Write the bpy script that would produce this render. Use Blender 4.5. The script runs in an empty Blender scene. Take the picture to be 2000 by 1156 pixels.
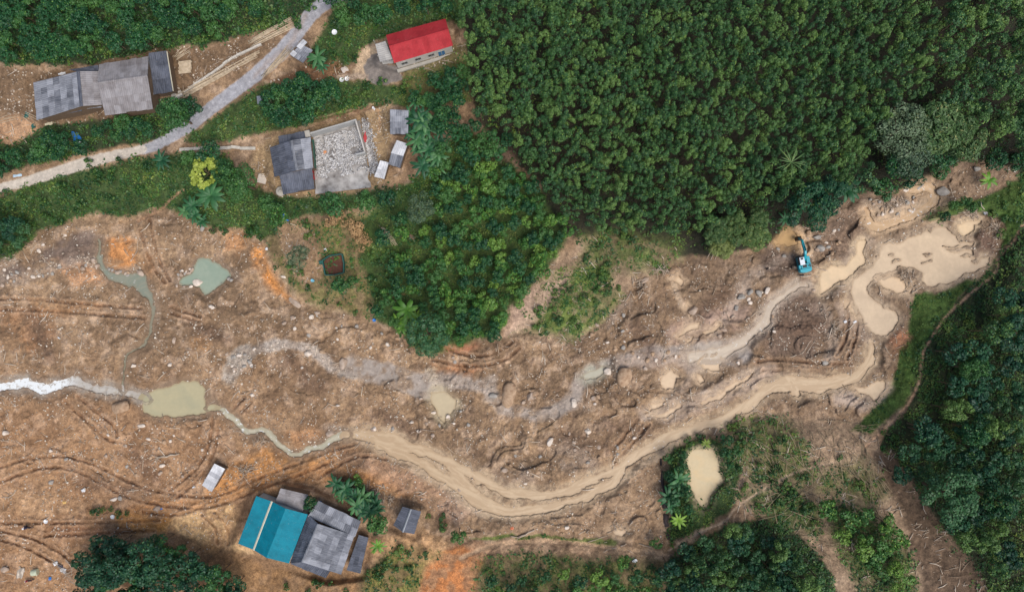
import bpy, bmesh, math, random
import numpy as np
from mathutils import Vector, Matrix
random.seed(7); RNG = np.random.default_rng(11)
SC = bpy.context.scene; COL = SC.collection
# ---------------------------------------------------------------- camera, light, exposure
HC = 135.0; S = 0.1            # drone height (m); metres per photo pixel at z = 0
cd = bpy.data.cameras.new('camera'); cam = bpy.data.objects.new('camera', cd); COL.objects.link(cam)
cam.location = (0, 0, HC); cd.sensor_width = 36; cd.lens = 36*HC/200.0; cd.clip_start = 1; cd.clip_end = 3000
SC.camera = cam
SUN_EL, SUN_AZ = math.radians(61), math.radians(137)      # azimuth clockwise from +Y (top of the photo)
sd_ = Vector((math.sin(SUN_AZ)*math.cos(SUN_EL), math.cos(SUN_AZ)*math.cos(SUN_EL), math.sin(SUN_EL)))
sl = bpy.data.lights.new('sun', 'SUN'); sl.energy = 2.7; sl.angle = math.radians(42); sl.color = (1, .965, .91)
so = bpy.data.objects.new('sun', sl); COL.objects.link(so); so.rotation_euler = sd_.to_track_quat('Z', 'Y').to_euler()
W_ = bpy.data.worlds.new('World'); SC.world = W_; W_.use_nodes = True
nt = W_.node_tree; bg = nt.nodes['Background']; sky = nt.nodes.new('ShaderNodeTexSky'); sky.sky_type = 'NISHITA'
sky.sun_disc = False; sky.sun_elevation = SUN_EL; sky.sun_rotation = SUN_AZ; sky.dust_density = 3.0; sky.air_density = 1.2
nt.links.new(sky.outputs[0], bg.inputs[0]); bg.inputs[1].default_value = 0.115
SC.view_settings.view_transform = 'Standard'; SC.view_settings.look = 'None'; SC.view_settings.gamma = 1; SC.view_settings.exposure = 0.0

# ---------------------------------------------------------------- helpers: noise, masks
def lin(r, g, b):
    f = lambda c: (c/255/12.92 if c/255 <= .04045 else ((c/255+.055)/1.055)**2.4)
    return (f(r), f(g), f(b))
_TAB = np.random.default_rng(5).random((256, 256)).astype(np.float32)
def vnoise(x, y, s=0):
    xi = np.floor(x).astype(np.int64); yi = np.floor(y).astype(np.int64)
    fx = (x-xi).astype(np.float32); fy = (y-yi).astype(np.float32)
    fx = fx*fx*(3-2*fx); fy = fy*fy*(3-2*fy)
    a = (xi+s*37) & 255; b = (yi+s*91) & 255; a1 = (a+1) & 255; b1 = (b+1) & 255
    return (_TAB[a, b]*(1-fx)*(1-fy)+_TAB[a1, b]*fx*(1-fy)+_TAB[a, b1]*(1-fx)*fy+_TAB[a1, b1]*fx*fy)
def fbm(x, y, o=4, s=0, g=.5):
    r = 0; A = 1; T = 0
    for i in range(o):
        r = r+A*vnoise(x*2**i+i*17.3, y*2**i-i*9.1, s+i*3); T += A; A *= g
    return r/T
def ss(a, b, x):
    t = np.clip((x-a)/(b-a), 0, 1); return t*t*(3-2*t)
def grow(lo, hi, step, out, k):
    core = np.arange(lo, hi+step, step); g = np.cumsum(step*1.22**np.arange(1, k)); g = g[g < out]
    return np.concatenate([lo-g[::-1], core, core[-1]+g])
GU = grow(-60, 2060, 1.5, 3200, 40); GV = grow(-60, 1216, 1.5, 3200, 40)
U, V = np.meshgrid(GU, GV); U = U.astype(np.float32); V = V.astype(np.float32)
wn = lambda s, f, a: (fbm(U/f, V/f, 3, s)-.5)*a
UW = U+wn(1, 30, 16)+wn(3, 7, 5); VW = V+wn(2, 30, 16)+wn(4, 7, 5)      # organic edges
US = U+wn(3, 7, 3.5); VS = V+wn(4, 7, 3.5)
def box(P, m):
    P = np.array(P, float)
    i0, i1 = np.searchsorted(GU, [P[:, 0].min()-m-12, P[:, 0].max()+m+12]); j0, j1 = np.searchsorted(GV, [P[:, 1].min()-m-12, P[:, 1].max()+m+12])
    return slice(j0, j1), slice(i0, i1)
def segd(x, y, a, b, wa=0, wb=0):
    dx, dy = b[0]-a[0], b[1]-a[1]; L = dx*dx+dy*dy+1e-9
    t = np.clip(((x-a[0])*dx+(y-a[1])*dy)/L, 0, 1)
    return np.hypot(x-a[0]-t*dx, y-a[1]-t*dy)-(wa+(wb-wa)*t)
def poly(P, m=40, warp=1):
    """signed distance (px) to a polygon, negative inside, over its box"""
    sl_ = box(P, m); x = (U, UW, US)[warp][sl_]; y = (V, VW, VS)[warp][sl_]
    d = np.full(x.shape, 1e6, np.float32); ins = np.zeros(x.shape, bool); n = len(P)
    for k in range(n):
        a, b = P[k], P[(k+1) % n]; d = np.minimum(d, segd(x, y, a, b))
        if a[1] != b[1]: ins ^= ((a[1] > y) != (b[1] > y)) & (x < (b[0]-a[0])*(y-a[1])/(b[1]-a[1])+a[0])
    return sl_, np.where(ins, -d, d)
def smooth(P, n=4):
    """Catmull-Rom through tuples of any width"""
    P = [np.array(p, float) for p in P]; Q = []
    for i in range(len(P)-1):
        p0, p1, p2, p3 = P[max(i-1, 0)], P[i], P[i+1], P[min(i+2, len(P)-1)]
        for k in range(n):
            t = k/n; Q.append(.5*((2*p1)+(p2-p0)*t+(2*p0-5*p1+4*p2-p3)*t*t+(3*p1-p0-3*p2+p3)*t**3))
    Q.append(P[-1]); return Q
def line(P, w=0, m=40, warp=1):
    """distance (px) beyond the half width of a polyline; points may carry their own width"""
    P = smooth([tuple(p)+((w,) if len(p) == 2 else ()) for p in P], 3); sl_ = box(P, m)
    x = (U, UW, US)[warp][sl_]; y = (V, VW, VS)[warp][sl_]; d = np.full(x.shape, 1e6, np.float32)
    for a, b in zip(P, P[1:]): d = np.minimum(d, segd(x, y, a, b, a[2]/2, b[2]/2))
    return sl_, d

# ---------------------------------------------------------------- the lie of the land (photo pixel coordinates)
FLOOD = [(-900,540),(0,540),(40,498),(75,465),(130,438),(170,434),(215,420),(240,440),(275,428),(300,416),(345,424),(400,440),(440,452),(480,460),(500,475),(522,520),(545,562),(572,592),(600,606),(640,612),(700,626),(740,642),(790,660),(820,700),(860,692),(900,682),(960,668),(1010,655),(1100,664),(1150,652),(1200,608),(1235,575),(1262,548),(1300,530),(1340,515),(1400,508),(1480,492),(1515,470),(1530,448),(1600,446),(1640,410),(1680,388),(1750,378),(1850,345),(1900,322),(2000,300),(2900,200),(2900,330),(1990,345),(1900,385),(1830,402),(1800,430),(1830,442),(1900,412),(1942,430),(1958,470),(1948,500),(1920,538),(1850,562),(1785,576),(1778,600),(1772,640),(1752,682),(1742,740),(1715,792),(1670,822),(1560,812),(1480,806),(1400,832),(1340,850),(1300,886),(1302,1000),(1308,1062),(1200,1048),(1080,1044),(960,1044),(905,1040),(850,1000),(800,975),(740,955),(690,940),(620,940),(560,945),(480,960),(455,1000),(440,1060),(380,1080),(330,1040),(150,1060),(140,1120),(160,1300),(-900,1300)]
sF, dF = poly(FLOOD, 4000); dfl = np.full(U.shape, 400, np.float32); dfl[sF] = dF
big = fbm(U/220, V/220, 3, 20)
Z = 2.6*ss(-14, 60, dfl)+np.clip(dfl-110, 0, 650)*.016+(big-.5)*1.6
flood = ss(10, -10, dfl)
qx = fbm(U/50, V/50, 3, 86); qy = fbm(U/50+7, V/50, 3, 88); hum = fbm(U/42+1.6*qx, V/42+1.6*qy, 5, 30); fine = fbm(U/9, V/9, 3, 33); rid = 1-np.abs(2*fbm(U/26, V/26, 4, 36)-1)
Z = Z*(1-flood)+flood*((.75+.95*ss(200, 1100, U))*(hum-.44)+.22*ss(.86, 1., rid)*(big)+.22*(fine-.5)+.22*(fbm(U/3.6, V/3.6, 2, 58)-.5)+.35+.5*(fbm(U/95, V/95, 3, 38)-.5))
tn = fbm(U/105+.5*fbm(U/40, V/40, 2, 61), V/75, 3, 62)*9; tf = tn-np.floor(tn); lv = ss(.42, .62, fbm(U/60+9, V/60, 2, 64)); Z = Z+lv*flood*.30*(np.floor(tn)%3+ss(.80, 1., tf)*np.where(np.floor(tn)%3 == 2, -2, 1)-.6)*(.5+.8*ss(300, 1100, U))
cut = lv*flood*ss(.10, .0, np.abs(tf-.88)); Z = np.maximum(Z, .02)
Z += (1-flood)*(.5*(hum-.5)+.2*(fine-.5))
# colour fields
soilA, soilB, soilC = map(np.array, (lin(154,128,101), lin(130,107,84), lin(176,151,127)))
n1 = fbm(U/70, V/70, 4, 40)[..., None]; n2 = fbm(U/16, V/16, 4, 43)[..., None]; n3 = fbm(U/4, V/4, 3, 47)[..., None]
C = soilA*(1-ss(.35, .6, n1))+soilB*ss(.35, .6, n1)
C = C*(1-.75*ss(.52, .68, n2))+soilC*.75*ss(.52, .68, n2)
n4 = fbm(U/9+.4*V/9, V/14, 4, 51)[..., None]; dk = np.array(lin(108,88,72)); k4 = ss(.52, .70, n4)*(.25+.4*ss(200, 1100, U))[..., None]; C = C*(1-k4)+dk*k4
nf = fbm((U*.9-V*.3)/60, (V*.9+U*.3)/9, 4, 54)[..., None]; C = C*(1+.22*(nf-.5)*2)
C = C*(1-.28*cut[..., None]*ss(.4, .6, n4)); rg = (ss(900, 1700, U)*ss(1156, 500, V))[..., None]; C = C*(1-.6*rg*np.ones(3))+np.array(lin(114,97,82))*.6*rg
lf = (ss(900, 200, U)*ss(640, 900, V))[..., None]*.35; C = C*(1-lf)+np.array(lin(175,128,88))*lf
Wt = np.full(U.shape, .12, np.float32); Gd = np.zeros_like(Wt); Ud = np.zeros_like(Wt); St = (flood*.24).astype(np.float32); Tw = (flood*.3).astype(np.float32)
SM = np.zeros_like(Wt)
def paint(m, c, a=1., var=.25):
    sl_, k = m; k = (k*a)[..., None]; c = np.array(c)*(1+var*(n2[sl_]-.5)*2)*(1+.25*(n3[sl_]-.5)*2)
    C[sl_] = C[sl_]*(1-k)+c*k
def pm(P, e=3, m=40, warp=1): s_, d = poly(P, m, warp); return s_, ss(e, -e, d)
def lm(P, w, e=3, warp=1): s_, d = line(P, w, 40, warp); return s_, ss(e, -e, d)
def setmax(F_, m, a=1.): F_[m[0]] = np.maximum(F_[m[0]], m[1]*a)
def mul(F_, m, a=0.): F_[m[0]] *= 1-m[1]*(1-a)
GREEN_D, GREEN_M, GREEN_L = lin(34,56,32), lin(52,76,38), lin(92,108,52)
# --- green ground zones: (polygon, colour, grass density, undergrowth density, edge)
ZN = [
 ([(-900,-900),(610,-900),(640,-10),(600,28),(560,50),(500,62),(450,80),(400,88),(330,98),(270,105),(180,128),(100,130),(0,125),(-900,150)], GREEN_D, .2, 1., 6),
 ([(-900,300),(0,268),(60,262),(105,240),(160,232),(240,228),(300,205),(372,185),(388,225),(345,262),(300,276),(250,284),(180,296),(60,325),(0,340),(-900,500)], GREEN_D, .3, .9, 5),
 ([(372,262),(430,222),(470,190),(512,165),(640,150),(730,162),(800,172),(812,205),(770,205),(700,212),(620,240),(540,258),(470,268),(400,284),(360,282)], GREEN_M, 1., .45, 6),
 ([(640,36),(700,-10),(720,-900),(930,-900),(915,-10),(905,60),(880,42),(800,58),(740,80),(700,100),(668,150),(640,140),(600,130),(605,90),(632,60)], GREEN_M, .6, .7, 6),
 ([(785,135),(890,105),(912,100),(925,200),(830,215),(800,190),(780,165)], lin(98,96,58), .6, .3, 6),
 ([(-900,390),(0,378),(60,362),(100,345),(200,322),(280,306),(330,302),(440,298),(460,330),(500,365),(560,384),(640,378),(720,372),(800,360),(830,330),(880,380),(760,410),(700,405),(620,420),(560,432),(545,450),(520,470),(480,452),(430,448),(380,432),(340,410),(300,405),(270,425),(230,425),(190,418),(140,432),(80,455),(45,485),(30,500),(0,510),(-900,500)], GREEN_M, .55, 1., 7),
 ([(520,470),(550,440),(620,430),(720,410),(740,500),(720,620),(680,612),(620,600),(580,570),(545,520)], lin(112,104,66), .5, .28, 12),
 ([(710,420),(760,380),(830,330),(900,240),(960,280),(1060,370),(1110,450),(1090,500),(1040,560),(1000,610),(975,655),(930,672),(870,690),(820,690),(780,650),(730,625),(715,560),(700,500)], lin(56,80,38), 1., .3, 8),
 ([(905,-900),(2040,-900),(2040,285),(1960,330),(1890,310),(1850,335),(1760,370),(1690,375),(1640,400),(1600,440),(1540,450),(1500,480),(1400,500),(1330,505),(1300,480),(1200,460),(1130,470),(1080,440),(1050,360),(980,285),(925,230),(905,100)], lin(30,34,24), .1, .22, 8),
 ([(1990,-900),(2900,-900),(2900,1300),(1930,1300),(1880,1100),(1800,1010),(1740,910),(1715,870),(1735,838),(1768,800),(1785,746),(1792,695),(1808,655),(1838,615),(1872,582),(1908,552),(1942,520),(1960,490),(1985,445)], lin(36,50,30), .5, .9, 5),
 ([(1040,590),(1060,545),(1120,520),(1150,480),(1200,500),(1190,560),(1220,580),(1180,620),(1120,660),(1050,650),(1000,650)], GREEN_L, .8, .8, 14),
 ([(1785,578),(1850,564),(1925,540),(1955,500),(1960,440),(1942,420),(1900,405),(1835,435),(1802,428),(1835,400),(1905,388),(2000,345),(2000,430),(1975,470),(1940,510),(1905,555),(1870,585),(1830,635),(1800,690),(1790,745),(1770,790),(1700,850),(1660,838),(1715,795),(1745,742),(1755,684),(1776,642)], lin(74,102,46), 1., .2, 5),
 ([(1310,880),(1350,870),(1345,860),(1400,862),(1450,880),(1440,960),(1425,1005),(1330,1050),(1310,1060),(1300,960)], GREEN_M, .7, .8, 6),
 ([(1300,1090),(1345,1062),(1420,1025),(1500,1010),(1560,1040),(1625,1110),(1640,1300),(1290,1300)], lin(36,50,30), .3, .9, 8),
 ([(905,1048),(980,1044),(1080,1044),(1210,1055),(1205,1068),(1080,1052),(950,1054)], GREEN_L, 1., .1, 3),
 ([(1440,860),(1500,850),(1560,870),(1600,920),(1680,900),(1740,960),(1700,990),(1600,960),(1500,930)], lin(96,98,60), .5, .45, 22),
 ([(1130,465),(1200,450),(1320,470),(1330,505),(1260,530),(1180,520)], lin(84,92,52), .6, .6, 20),
 ([(925,1090),(1000,1080),(1100,1085),(1200,1085),(1290,1095),(1290,1300),(915,1300)], lin(96,96,58), .5, .6, 14),
 ([(780,1060),(870,1080),(830,1110),(800,1300),(690,1300),(700,1130),(740,1100)], lin(120,112,62), .6, .4, 12),
 ([(1415,830),(1470,815),(1540,820),(1580,880),(1560,930),(1480,950),(1440,900)], lin(96,98,60), .6, .55, 18),
 ([(1440,960),(1560,950),(1600,1000),(1600,1050),(1500,1020)], lin(78,88,50), .8, .9, 14),
 ([(1600,980),(1690,990),(1770,1060),(1790,1156),(1760,1300),(1700,1200),(1640,1080)], lin(78,88,50), .8, .9, 14),
]
# dry pinkish slopes first, then greens
for P in ([(1010,600),(1060,520),(1150,465),(1320,490),(1300,530),(1240,560),(1180,640),(1100,665),(990,665)], [(1390,840),(1480,808),(1680,825),(1720,880),(1800,1010),(1900,1120),(1930,1300),(1640,1300),(1560,1040),(1440,990),(1430,900)]):
    m = pm(P, 14); paint(m, lin(152,130,108), .9, .4); setmax(Tw, m, .6)
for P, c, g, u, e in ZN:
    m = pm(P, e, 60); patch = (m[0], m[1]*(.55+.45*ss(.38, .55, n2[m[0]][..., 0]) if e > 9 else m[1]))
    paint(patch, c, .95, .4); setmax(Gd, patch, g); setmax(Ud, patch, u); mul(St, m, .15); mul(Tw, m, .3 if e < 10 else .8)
m = pm([(1700,885),(1740,880),(1800,960),(1850,1040),(1920,1120),(1960,1300),(1850,1300),(1790,1100),(1760,1000)], 8); paint(m, lin(104,86,70), 1, .5); mul(Gd, m, .1); mul(Ud, m, .1); setmax(Tw, m, 1.)
m = pm([(1000,600),(1040,560),(1080,540),(1120,530),(1110,570),(1060,610),(1030,650),(985,655)], 10); paint(m, lin(172,146,128), .85); mul(Gd, m, .3); mul(Ud, m, .3)
m = pm([(930,285),(1010,290),(1010,320),(960,320)], 10); paint(m, lin(80,64,56), .8); mul(Ud, m, .4)
# yards of bare earth
for P, c in (([(-900,125),(0,128),(60,135),(130,140),(190,135),(205,120),(330,98),(400,92),(470,80),(540,66),(560,78),(500,120),(440,150),(370,190),(300,205),(220,235),(150,232),(90,245),(40,265),(-900,330)], lin(116,95,74)),
             ([(0,230),(60,225),(80,255),(20,285),(-20,270)], lin(172,138,108)),
             ([(500,290),(540,262),(620,245),(700,222),(760,205),(765,280),(760,350),(720,375),(620,382),(545,385),(505,350),(490,320)], lin(158,134,102)),
             ([(540,440),(600,440),(620,480),(640,520),(600,560),(560,520)], lin(160,132,104)),
             ([(600,130),(660,118),(700,160),(560,160),(520,158)], lin(116,86,62)),
             ([(850,95),(905,90),(912,110),(800,150),(785,135)], lin(120,110,76))):
    m = pm(P, 7); paint(m, c, .92); mul(Gd, m, .25); mul(Ud, m, .12); setmax(St, m, .4); setmax(Tw, m, .3)
# orange and other soil patches
OR = lin(186,122,76)
for P, c, a in (([(805,1300),(830,1110),(870,1075),(930,1058),(955,1070),(930,1110),(918,1300)], lin(188,126,80), 1),
              ([(203,470),(225,462),(265,470),(268,505),(245,530),(218,530),(207,500)], lin(188,132,82), .9), ([(270,500),(300,505),(296,545),(278,535)], lin(182,134,90), .7),
              ([(492,478),(512,485),(535,530),(568,585),(545,578),(515,545),(492,505)], lin(192,134,80), 1),
              ([(430,915),(470,900),(520,870),(560,890),(610,893),(660,868),(700,880),(620,915),(540,950),(470,975),(400,985),(410,945)], lin(180,130,80), .85),
              ([(560,930),(660,905),(760,930),(800,970),(740,955),(690,940),(600,945),(540,958),(470,962),(420,1000),(340,1000),(250,1000),(300,975),(420,985),(500,960)], lin(184,134,88), .8), ([(0,960),(120,960),(200,990),(100,1010),(0,1005)], lin(170,138,106), .6), ([(560,845),(610,830),(625,850),(600,880),(580,880)], lin(196,148,104), .8), ([(225,1005),(330,1000),(350,1020),(320,1045),(230,1040)], lin(180,130,74), .9),
              ([(850,712),(890,715),(938,722),(930,735),(860,728)], lin(170,120,84), .8), ([(870,672),(935,678),(930,690),(875,688)], lin(160,104,76), .8),
              ([(374,662),(392,658),(410,672),(400,685),(380,680)], lin(190,146,102), .9), ([(60,585),(180,590),(200,600),(100,620),(70,615)], lin(164,124,86), .7),
              ([(440,455),(480,460),(470,500),(440,490)], lin(182,130,84), .6), ([(1738,650),(1765,640),(1778,660),(1760,690),(1742,690)], lin(166,120,92), 1),
              ([(0,600),(100,605),(110,660),(60,690),(0,680)], lin(150,112,80), .6), ([(110,500),(190,515),(215,550),(150,560),(120,540)], lin(184,140,104), .7),
              ([(345,1010),(400,990),(450,980),(470,1000),(462,1050),(500,1080),(430,1075),(370,1060),(330,1030)], lin(196,164,122), .85),
              ([(370,1050),(460,1080),(520,1100),(700,1120),(700,1300),(480,1300),(430,1110)], lin(146,112,76), .8),
              ([(700,1050),(780,1045),(830,1030),(880,1060),(840,1100),(760,1080),(720,1100)], lin(190,150,108), .7),
              ([(905,1058),(1080,1056),(1210,1068),(1290,1080),(1200,1090),(1050,1078),(930,1090)], lin(178,148,120), .8),
              ([(90,1027),(250,1025),(255,1038),(95,1043)], lin(126,88,62), .8), ([(1310,640),(1370,600),(1440,640),(1400,670),(1330,680)], lin(170,144,128), .7),
              ([(1310,1000),(1300,880),(1200,930),(1080,990),(950,1010),(900,1020),(1000,1042),(1200,1048),(1300,1060)], lin(152,128,104), .8),
              ([(700,890),(790,905),(870,950),(920,1010),(870,1015),(800,965),(720,930)], lin(166,132,106), .7),
              ([(880,960),(920,965),(950,1000),(900,1020),(860,990)], lin(178,152,132), .8),
              ([(965,930),(1020,905),(1050,940),(1010,955),(970,950)], lin(146,128,112), .8), ([(1090,850),(1150,870),(1170,920),(1110,930),(1080,890)], lin(140,124,110), .6)):
    m = pm(P, 11); m = (m[0], m[1]*(.45+.6*ss(.36, .56, n2[m[0]][..., 0]))); paint(m, c, a, .35); mul(Gd, m, .3); mul(Ud, m, .3)
# dark and grey wet deposits, stony channels
GREY = lin(160,148,138)
for P, w, c, e, a in (([(0,540),(50,522),(100,490),(160,465),(190,470)], 26, lin(118,102,92), 8, .8), ([(470,700),(490,685),(540,672),(600,680),(630,700),(660,720),(700,732)], 20, lin(176,166,156), 5, .9),
                  ([(450,735),(465,705),(480,690)], 34, lin(172,162,150), 6, .9), ([(690,716),(740,728),(800,745),(850,765)], 44, GREY, 5, .95),
                  ([(840,738),(900,746),(950,756),(970,790),(1010,804),(1060,812),(1095,800),(1125,778),(1132,748),(1165,722),(1210,712),(1260,690),(1330,685)], 26, GREY, 7, .9),
                  ([(1230,700),(1290,692),(1350,692),(1420,686)], 30, lin(150,140,132), 7, .85), ([(1350,705),(1400,690),(1440,690)], 50, lin(164,154,146), 7, .9),
                  ([(1255,810),(1330,790),(1390,768),(1440,745),(1470,728)], 22, lin(168,154,142), 6, .7), ([(1640,770),(1690,785),(1720,775)], 26, lin(160,146,134), 6, .9),
                  ([(1600,600),(1625,660),(1620,700)], 22, lin(150,134,120), 8, .6), ([(1310,545),(1335,600),(1340,640)], 8, lin(176,156,138), 4, .8),
                  ([(1400,650),(1440,590),(1470,550),(1500,520)], 14, lin(160,146,134), 6, .6), ([(1560,455),(1580,470),(1572,492)], 24, lin(190,164,136), 5, .9)):
    m = lm(P, w, e); m = (m[0], m[1]*(.35+.7*ss(.34, .54, n1[m[0]][..., 0]*.4+n2[m[0]][..., 0]*.6))); paint(m, c, a, .12 if w > 40 else .25); setmax(Wt, m, .5)
    if w > 24: setmax(SM, m, .75 if w > 40 else .45)
    if w > 40: mul(St, m, .25); mul(Tw, m, .1); Z[m[0]] = Z[m[0]]*(1-.75*m[1])+.75*m[1]*.12
m = pm([(100,500),(150,465),(185,470),(195,495),(180,512),(130,520)], 8); paint(m, lin(112,96,86), .9)
m = pm([(1480,500),(1520,478),(1556,490),(1545,540),(1500,530)], 8); paint(m, lin(98,82,72), .9)
m = pm([(1490,600),(1540,575),(1600,580),(1610,640),(1590,700),(1500,690),(1480,650)], 10); paint(m, lin(110,92,80), .75)
m = pm([(1880,455),(1910,440),(1950,470),(1940,500),(1905,500),(1890,480)], 6); paint(m, lin(104,84,72), .95)
m = pm([(1640,420),(1690,400),(1700,470),(1660,520),(1600,500),(1590,460)], 12); paint(m, lin(126,106,90), .8)
STONY = []
for P, w, d in (([(-20,545),(30,548),(60,540),(100,525),(150,512),(190,512)], 22, 1.5), ([(0,520),(20,510)], 24, 1.2), ([(200,515),(215,530),(260,525),(275,535)], 12, 1.3), ([(455,735),(465,705),(480,690)], 26, 1.6), ([(480,690),(540,672),(600,680),(650,712),(690,730)], 14, 1.3),
                ([(330,545),(350,550)], 14, 1.), ([(440,520),(470,545)], 14, 1.), ([(1240,700),(1290,692),(1340,690)], 18, .8), ([(845,735),(900,745),(940,752)], 12, 1.), ([(1190,640),(1215,600),(1235,590)], 10, 1.), ([(1690,400),(1740,400),(1790,395)], 22, .8), ([(235,720),(237,745)], 10, 1.2), ([(640,835),(690,845)], 14, .9)):
    m = lm(P, w, 6); setmax(St, m, d); paint(m, lin(150,134,120), .5)
for P in ([(1200,540),(1260,545),(1300,520)], [(1205,620),(1250,560)], [(700,945),(760,985)], [(440,905),(490,920)], [(470,850),(500,870)], [(1600,600),(1620,660),(1630,700)], [(1880,410),(1920,415),(1955,455)], [(1700,400),(1780,400)], [(1190,1065),(1260,1075)]):
    m = lm(P, 24, 8); setmax(Tw, m, 1.2)
SILT = lin(176,156,140); SILB = lin(204,180,152)
for P, w, c, e, al in (([(1575,556),(1548,566),(1520,586),(1500,612),(1484,640),(1455,668),(1410,692),(1350,706),(1290,700),(1220,706)], 30, SILT, 9, .8), ([(1395,655),(1425,600),(1460,545),(1500,520),(1545,500)], 20, SILT, 8, .6), ([(1300,810),(1360,790),(1420,765),(1470,735),(1500,722)], 34, SILT, 9, .75), ([(1250,800),(1310,780),(1350,740),(1345,700)], 16, SILT, 8, .6),
                  ([(1310,650),(1350,640),(1400,620),(1450,610)], 26, lin(172,146,130), 10, .7), ([(1545,745),(1500,742),(1460,765)], 26, SILT, 6, .6), ([(1600,565),(1640,560),(1660,520),(1690,470)], 30, SILT, 10, .55), ([(1700,420),(1760,425),(1830,400)], 40, SILB, 10, .7), ([(1640,600),(1670,640),(1700,665)], 20, SILT, 8, .6), ([(1640,780),(1700,790),(1730,760)], 26, SILT, 8, .8),
                  ([(690,850),(760,880),(840,930),(920,990),(1000,1015)], 22, SILB, 8, .6), ([(1215,918),(1160,965),(1080,992),(1000,1010)], 14, SILB, 6, .6), ([(1340,860),(1280,895),(1220,935)], 12, SILB, 6, .6), ([(845,730),(860,770),(880,800)], 22, lin(186,170,148), 8, .7), ([(1130,748),(1100,790),(1060,812)], 24, lin(170,156,144), 6, .7), ([(960,740),(955,780)], 24, lin(170,156,144), 6, .7), ([(1308,545),(1330,600)], 10, SILB, 5, .7), ([(1690,600),(1655,590),(1640,640)], 10, SILT, 6, .5)):
    m = lm(P, w, e); st_ = .55+.45*ss(.35, .6, nf[m[0]][..., 0]); paint((m[0], m[1]*st_), c, al, .15); setmax(Wt, m, .55); setmax(SM, m, .5)
for P in ([(590,855),(640,870),(700,900)], [(1350,620),(1420,570)], [(1520,640),(1600,640)], [(1100,850),(1180,870)], [(560,700),(620,760)], [(380,640),(440,660)], [(60,620),(100,700)], [(740,800),(800,850)], [(1240,640),(1280,700)], [(1190,830),(1260,850)], [(260,880),(300,930)], [(160,940),(280,960)]):
    m = lm(P, 26, 16); paint(m, lin(104,82,68), .6, .4)
# roads, paths, yards
GRAVEL_ROAD = [(700,-60),(665,-12,26),(632,8,28),(603,34,28),(582,62,28),(560,90,30),(530,120,30),(495,150,28),(455,180,26),(415,210,25),(378,240,24),(338,266,22),(300,286,20),(276,293,18)]
GRAVEL_ROAD = [(p+(26,) if len(p) == 2 else p) for p in GRAVEL_ROAD]
CONC_ROAD = [(278,292,18),(230,303,20),(180,315,22),(130,330,22),(80,346,20),(30,360,18),(-20,372,16),(-90,390,16)]
def bench(P, w, e):
    s_, d = line(P, w, 40, 0); k = ss(e, 0, d); zz = Z[s_]; sm = fbm(U[s_]/300, V[s_]/300, 1, 20); Z[s_] = zz*(1-k*.85)+k*.85*(zz-.2*(hum[s_]-.5)-.2*(fine[s_]-.5)); return s_, d
for P, c, rough in ((GRAVEL_ROAD, lin(158,158,164), .5), (CONC_ROAD, lin(192,182,170), .25)):
    bench(P, 0, 12); m = lm(P, 0, 2., 2); m = (m[0], m[1]*1.); paint(m, c, .97, rough*.2); setmax(SM, m, .55 if rough > .3 else .8); mul(Gd, m); mul(Ud, m); mul(St, m, .3); mul(Tw, m, .2)
m = lm([(600,34),(560,88),(500,150)], 8, 6); paint(m, lin(160,132,108), .35)
for P, w, c in (([(2040,400),(2000,437),(1980,473),(1950,504),(1946,530),(1911,560),(1877,590),(1842,625),(1820,660),(1803,690),(1795,746),(1773,790),(1751,815),(1721,845),(1690,872)], 6.5, lin(176,144,118)),
             ([(1308,1074),(1335,1056),(1375,1035),(1415,1018),(1440,990),(1500,950),(1560,920),(1640,900)], 6, lin(178,156,132)),
             ([(1290,1080),(1200,1070),(1140,1062),(1080,1057),(1000,1060),(940,1072),(900,1090)], 10, lin(184,154,124)),
             ([(358,372),(335,388),(318,408),(300,418),(270,432)], 6, lin(160,128,100)), ([(735,205),(742,232),(740,260)], 5, lin(168,136,104)),
             ([(770,580),(800,570),(860,540)], 3, lin(120,100,70)), ([(1800,440),(1850,425),(1890,418)], 4, lin(150,124,100))):
    m = lm(P, w*.8, 2.5, 2); paint(m, c, .95); mul(Gd, m, .1); mul(Ud, m, .05); Z[m[0]] -= m[1]*.12
m = pm([(690,150),(700,108),(722,92),(740,92),(742,110),(722,118),(716,150)], 3); paint(m, lin(190,166,138)); mul(Gd, m); mul(Ud, m)
m = pm([(714,150),(712,128),(726,108),(740,104),(752,128),(776,132),(783,160),(756,167),(735,165)], 1.5); paint(m, lin(124,116,110), 1, .45); setmax(SM, m, .6); mul(Gd, m); mul(Ud, m); mul(St, m)
m = pm([(655,150),(720,146),(722,158),(660,158)], 3); paint(m, lin(170,152,134), .8); mul(Ud, m, .2)
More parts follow.
